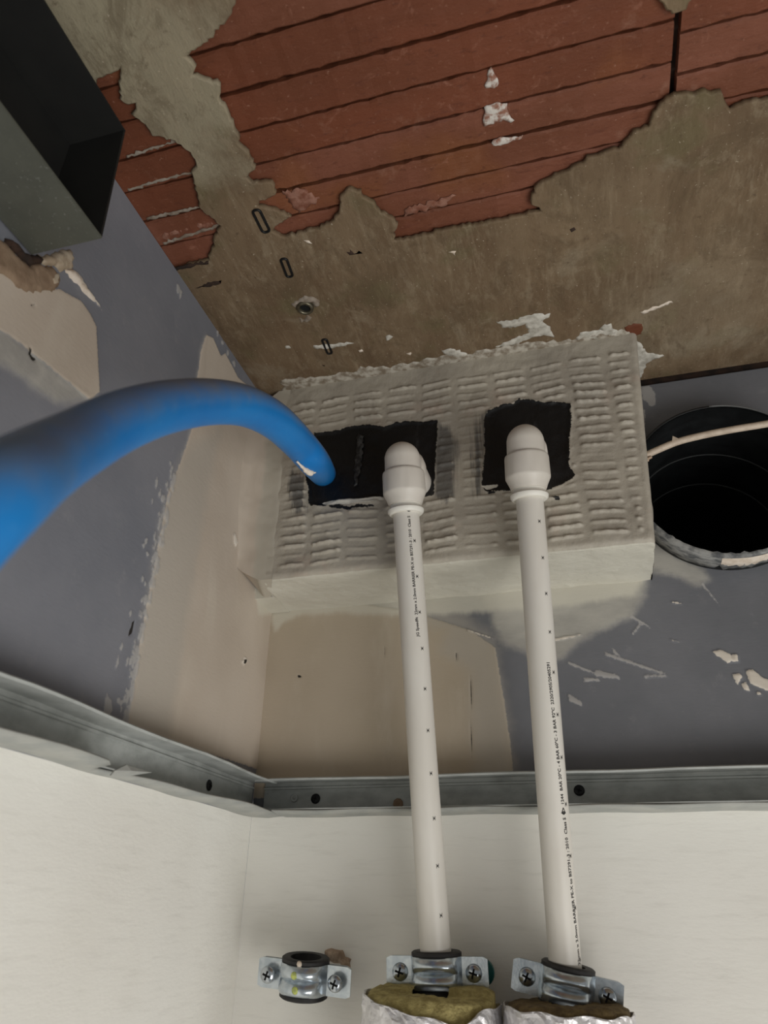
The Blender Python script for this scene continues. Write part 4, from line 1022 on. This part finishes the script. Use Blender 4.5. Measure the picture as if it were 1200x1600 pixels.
# ================================================================== FOIL-FACED INSULATION
def insulation(cx, cy, r, ztop, slope, label, seed, wool_up):
    """foil jacket, cut at a slant, round a mineral-wool sleeve; squeezed against the wall at the back"""
    root = empty('pipe_insulation', (cx, cy, ztop-.30), label, 'pipe insulation')
    R = random.Random(seed); nseg = 96; nz = 26
    def radius(a, z):
        return r*(1+.018*sin(5*a+z*60)+.012*sin(11*a-z*120))
    def top(a): return ztop+slope(a)+.0008*sin(9*a)
    V, F = [], []
    for i in range(nz+1):
        for k in range(nseg):
            a = 2*pi*k/nseg; t = top(a); z = t-(.30)*(i/nz)**1.8
            rr = radius(a, z)+R.gauss(0, .0005)
            y = cy+sin(a)*rr; y = min(y, -.004)
            V.append((cx+cos(a)*rr, y, z))
    for i in range(nz):
        for k in range(nseg): F.append((i*nseg+k, i*nseg+(k+1) % nseg, (i+1)*nseg+(k+1) % nseg, (i+1)*nseg+k))
    base = len(V)                                            # inside skin for a real thickness
    for i in range(2):
        for k in range(nseg):
            a = 2*pi*k/nseg; t = top(a); z = t-.05*i; rr = radius(a, z)-.0007-.0004*i
            V.append((cx+cos(a)*rr, min(cy+sin(a)*rr, -.005), z))
    for k in range(nseg):
        k2 = (k+1) % nseg; F.append((k, base+k, base+k2, k2)); F.append((base+k, base+nseg+k, base+nseg+k2, base+k2))
    o = mesh('foil_jacket', V, F, 'foil', None, False); adopt(o, root)
    for nm, dz, r0, r1, mt, sd in wool_up:
        V, F = [], []; Rw = random.Random(sd); n1 = 64; rows = 7
        for j in range(rows):
            t = j/(rows-1); rr_ = r0+(r1-r0)*t
            for k in range(n1):
                a = 2*pi*k/n1
                z = ztop+dz(a)+Rw.gauss(0, .0004)-.002*(t > .9)
                rr2 = rr_+Rw.gauss(0, .0004)
                V.append((cx+cos(a)*rr2, min(cy+sin(a)*rr2, -.006), z))
        for k in range(n1):
            a = 2*pi*k/n1; V.append((cx+cos(a)*(r1+.0006), min(cy+sin(a)*(r1+.0006), -.006), ztop-.06))
        for j in range(rows):
            for k in range(n1): F.append((j*n1+k, j*n1+(k+1) % n1, (j+1)*n1+(k+1) % n1, (j+1)*n1+k))
        adopt(mesh(nm, V, F, mt, None, True), root)
    return root
i1 = Vector(P1A+(P1B-P1A)*s_of_y(P1A, P1B, 1580)); i2 = Vector(P2A+(P2B-P2A)*s_of_y(P2A, P2B, 1590))
insulation(i1.x-.001, -.052, .0460, -.5195, lambda a: .0026*cos(a-pi)-.0085*math.exp(-((a-5.25)/.36)**2)-.0045*math.exp(-((a-4.55)/.45)**2),
           'foil-faced pipe insulation with yellow wool bulging out, below the left white pipe', 5,
           [('wool_core', lambda a: .0040+.0016*sin(a*.5+1.2)-.0012*max(0, sin(a+pi))+.0012*sin(a*3), .0125, .0425, 'wool', 61)])
insulation(i2.x+.0005, -.047, .0410, -.5222, lambda a: .0014*cos(a-pi), 'foil-faced pipe insulation with a thin brown wool edge, below the right white pipe', 6,
           [('wool_core', lambda a: .0030, .0125, .0385, 'wool_dark', 62)])

# ================================================================== CEILING FIXINGS
b = on(477, 479, 2, 0.)
AN = empty('anchor_socket', tuple(b), 'round steel anchor socket sunk in the brown ceiling plaster', 'anchor')
V, F = lathe([(.0044, -.004), (.0046, .0022), (.0052, .0034), (.0068, .0034), (.0076, .0024), (.0078, 0.0)], 28, b, (0, 0, -1), False)
adopt(mesh('socket_ring', V, F, 'anchor', None, True), AN)
V, F = lathe([(.0046, .0007), (.0001, .0006)], 20, b, (0, 0, -1), False); adopt(mesh('bore', V, F, 'black_oxide'), AN)
for k, pts in enumerate([[(455, 476), (463, 470), (470, 466), (476, 462), (490, 464), (499, 470), (500, 476), (492, 480), (488, 472), (470, 472), (462, 480)], [(466, 495), (476, 500), (480, 492), (488, 496), (482, 502), (470, 503)]]):
    lump('mortar_crumb', pts, 'ceil', .0020, 'mortar', CEIL, 600+k, 1, 0, .6, .0016, .0005)
def wire_loop(name, c, d, ln, wd, label):
    """dark flattened wire loop lying on the plaster"""
    c = np.array(c); a0, a1 = poly('ceil', [(c[0]-d[0]*ln, c[1]-d[1]*ln), (c[0]+d[0]*ln, c[1]+d[1]*ln)])
    t = (a1-a0)/np.linalg.norm(a1-a0); n = np.array([-t[1], t[0]]); L = np.linalg.norm(a1-a0)/2; m_ = (a0+a1)/2
    pts = []
    for u0, v0, q0 in ((1, 1, 0), (-1, 1, 1), (-1, -1, 2), (1, -1, 3)):
        for k in range(5):
            an = pi/2*(q0+k/4); rr = wd*.8
            p = m_+t*(u0*(L-rr)+cos(an)*rr)+n*(v0*(wd-rr)+sin(an)*rr); pts.append((p[0], p[1], -.0003))
    pts.append(pts[0])
    root = empty(name, pts[0], label, 'wire loop', 'dark wire loops in the ceiling plaster')
    V, F = tube(pts, .0011, 8, False); adopt(mesh('wire', V, F, 'black_screw', None, True), root)
wire_loop('wire_loop', (408, 345), (.45, .9), 19, .0030, 'dark narrow wire loop on the ceiling plaster, nearest the exposed red clay')
wire_loop('wire_loop', (448, 418), (.35, .93), 15, .0026, 'dark narrow wire loop on the ceiling plaster, just above the anchor socket in the photo')
wire_loop('wire_loop', (511, 541), (.38, .92), 12, .0022, 'small dark wire loop on the ceiling, crossed by a white filler streak near the block')
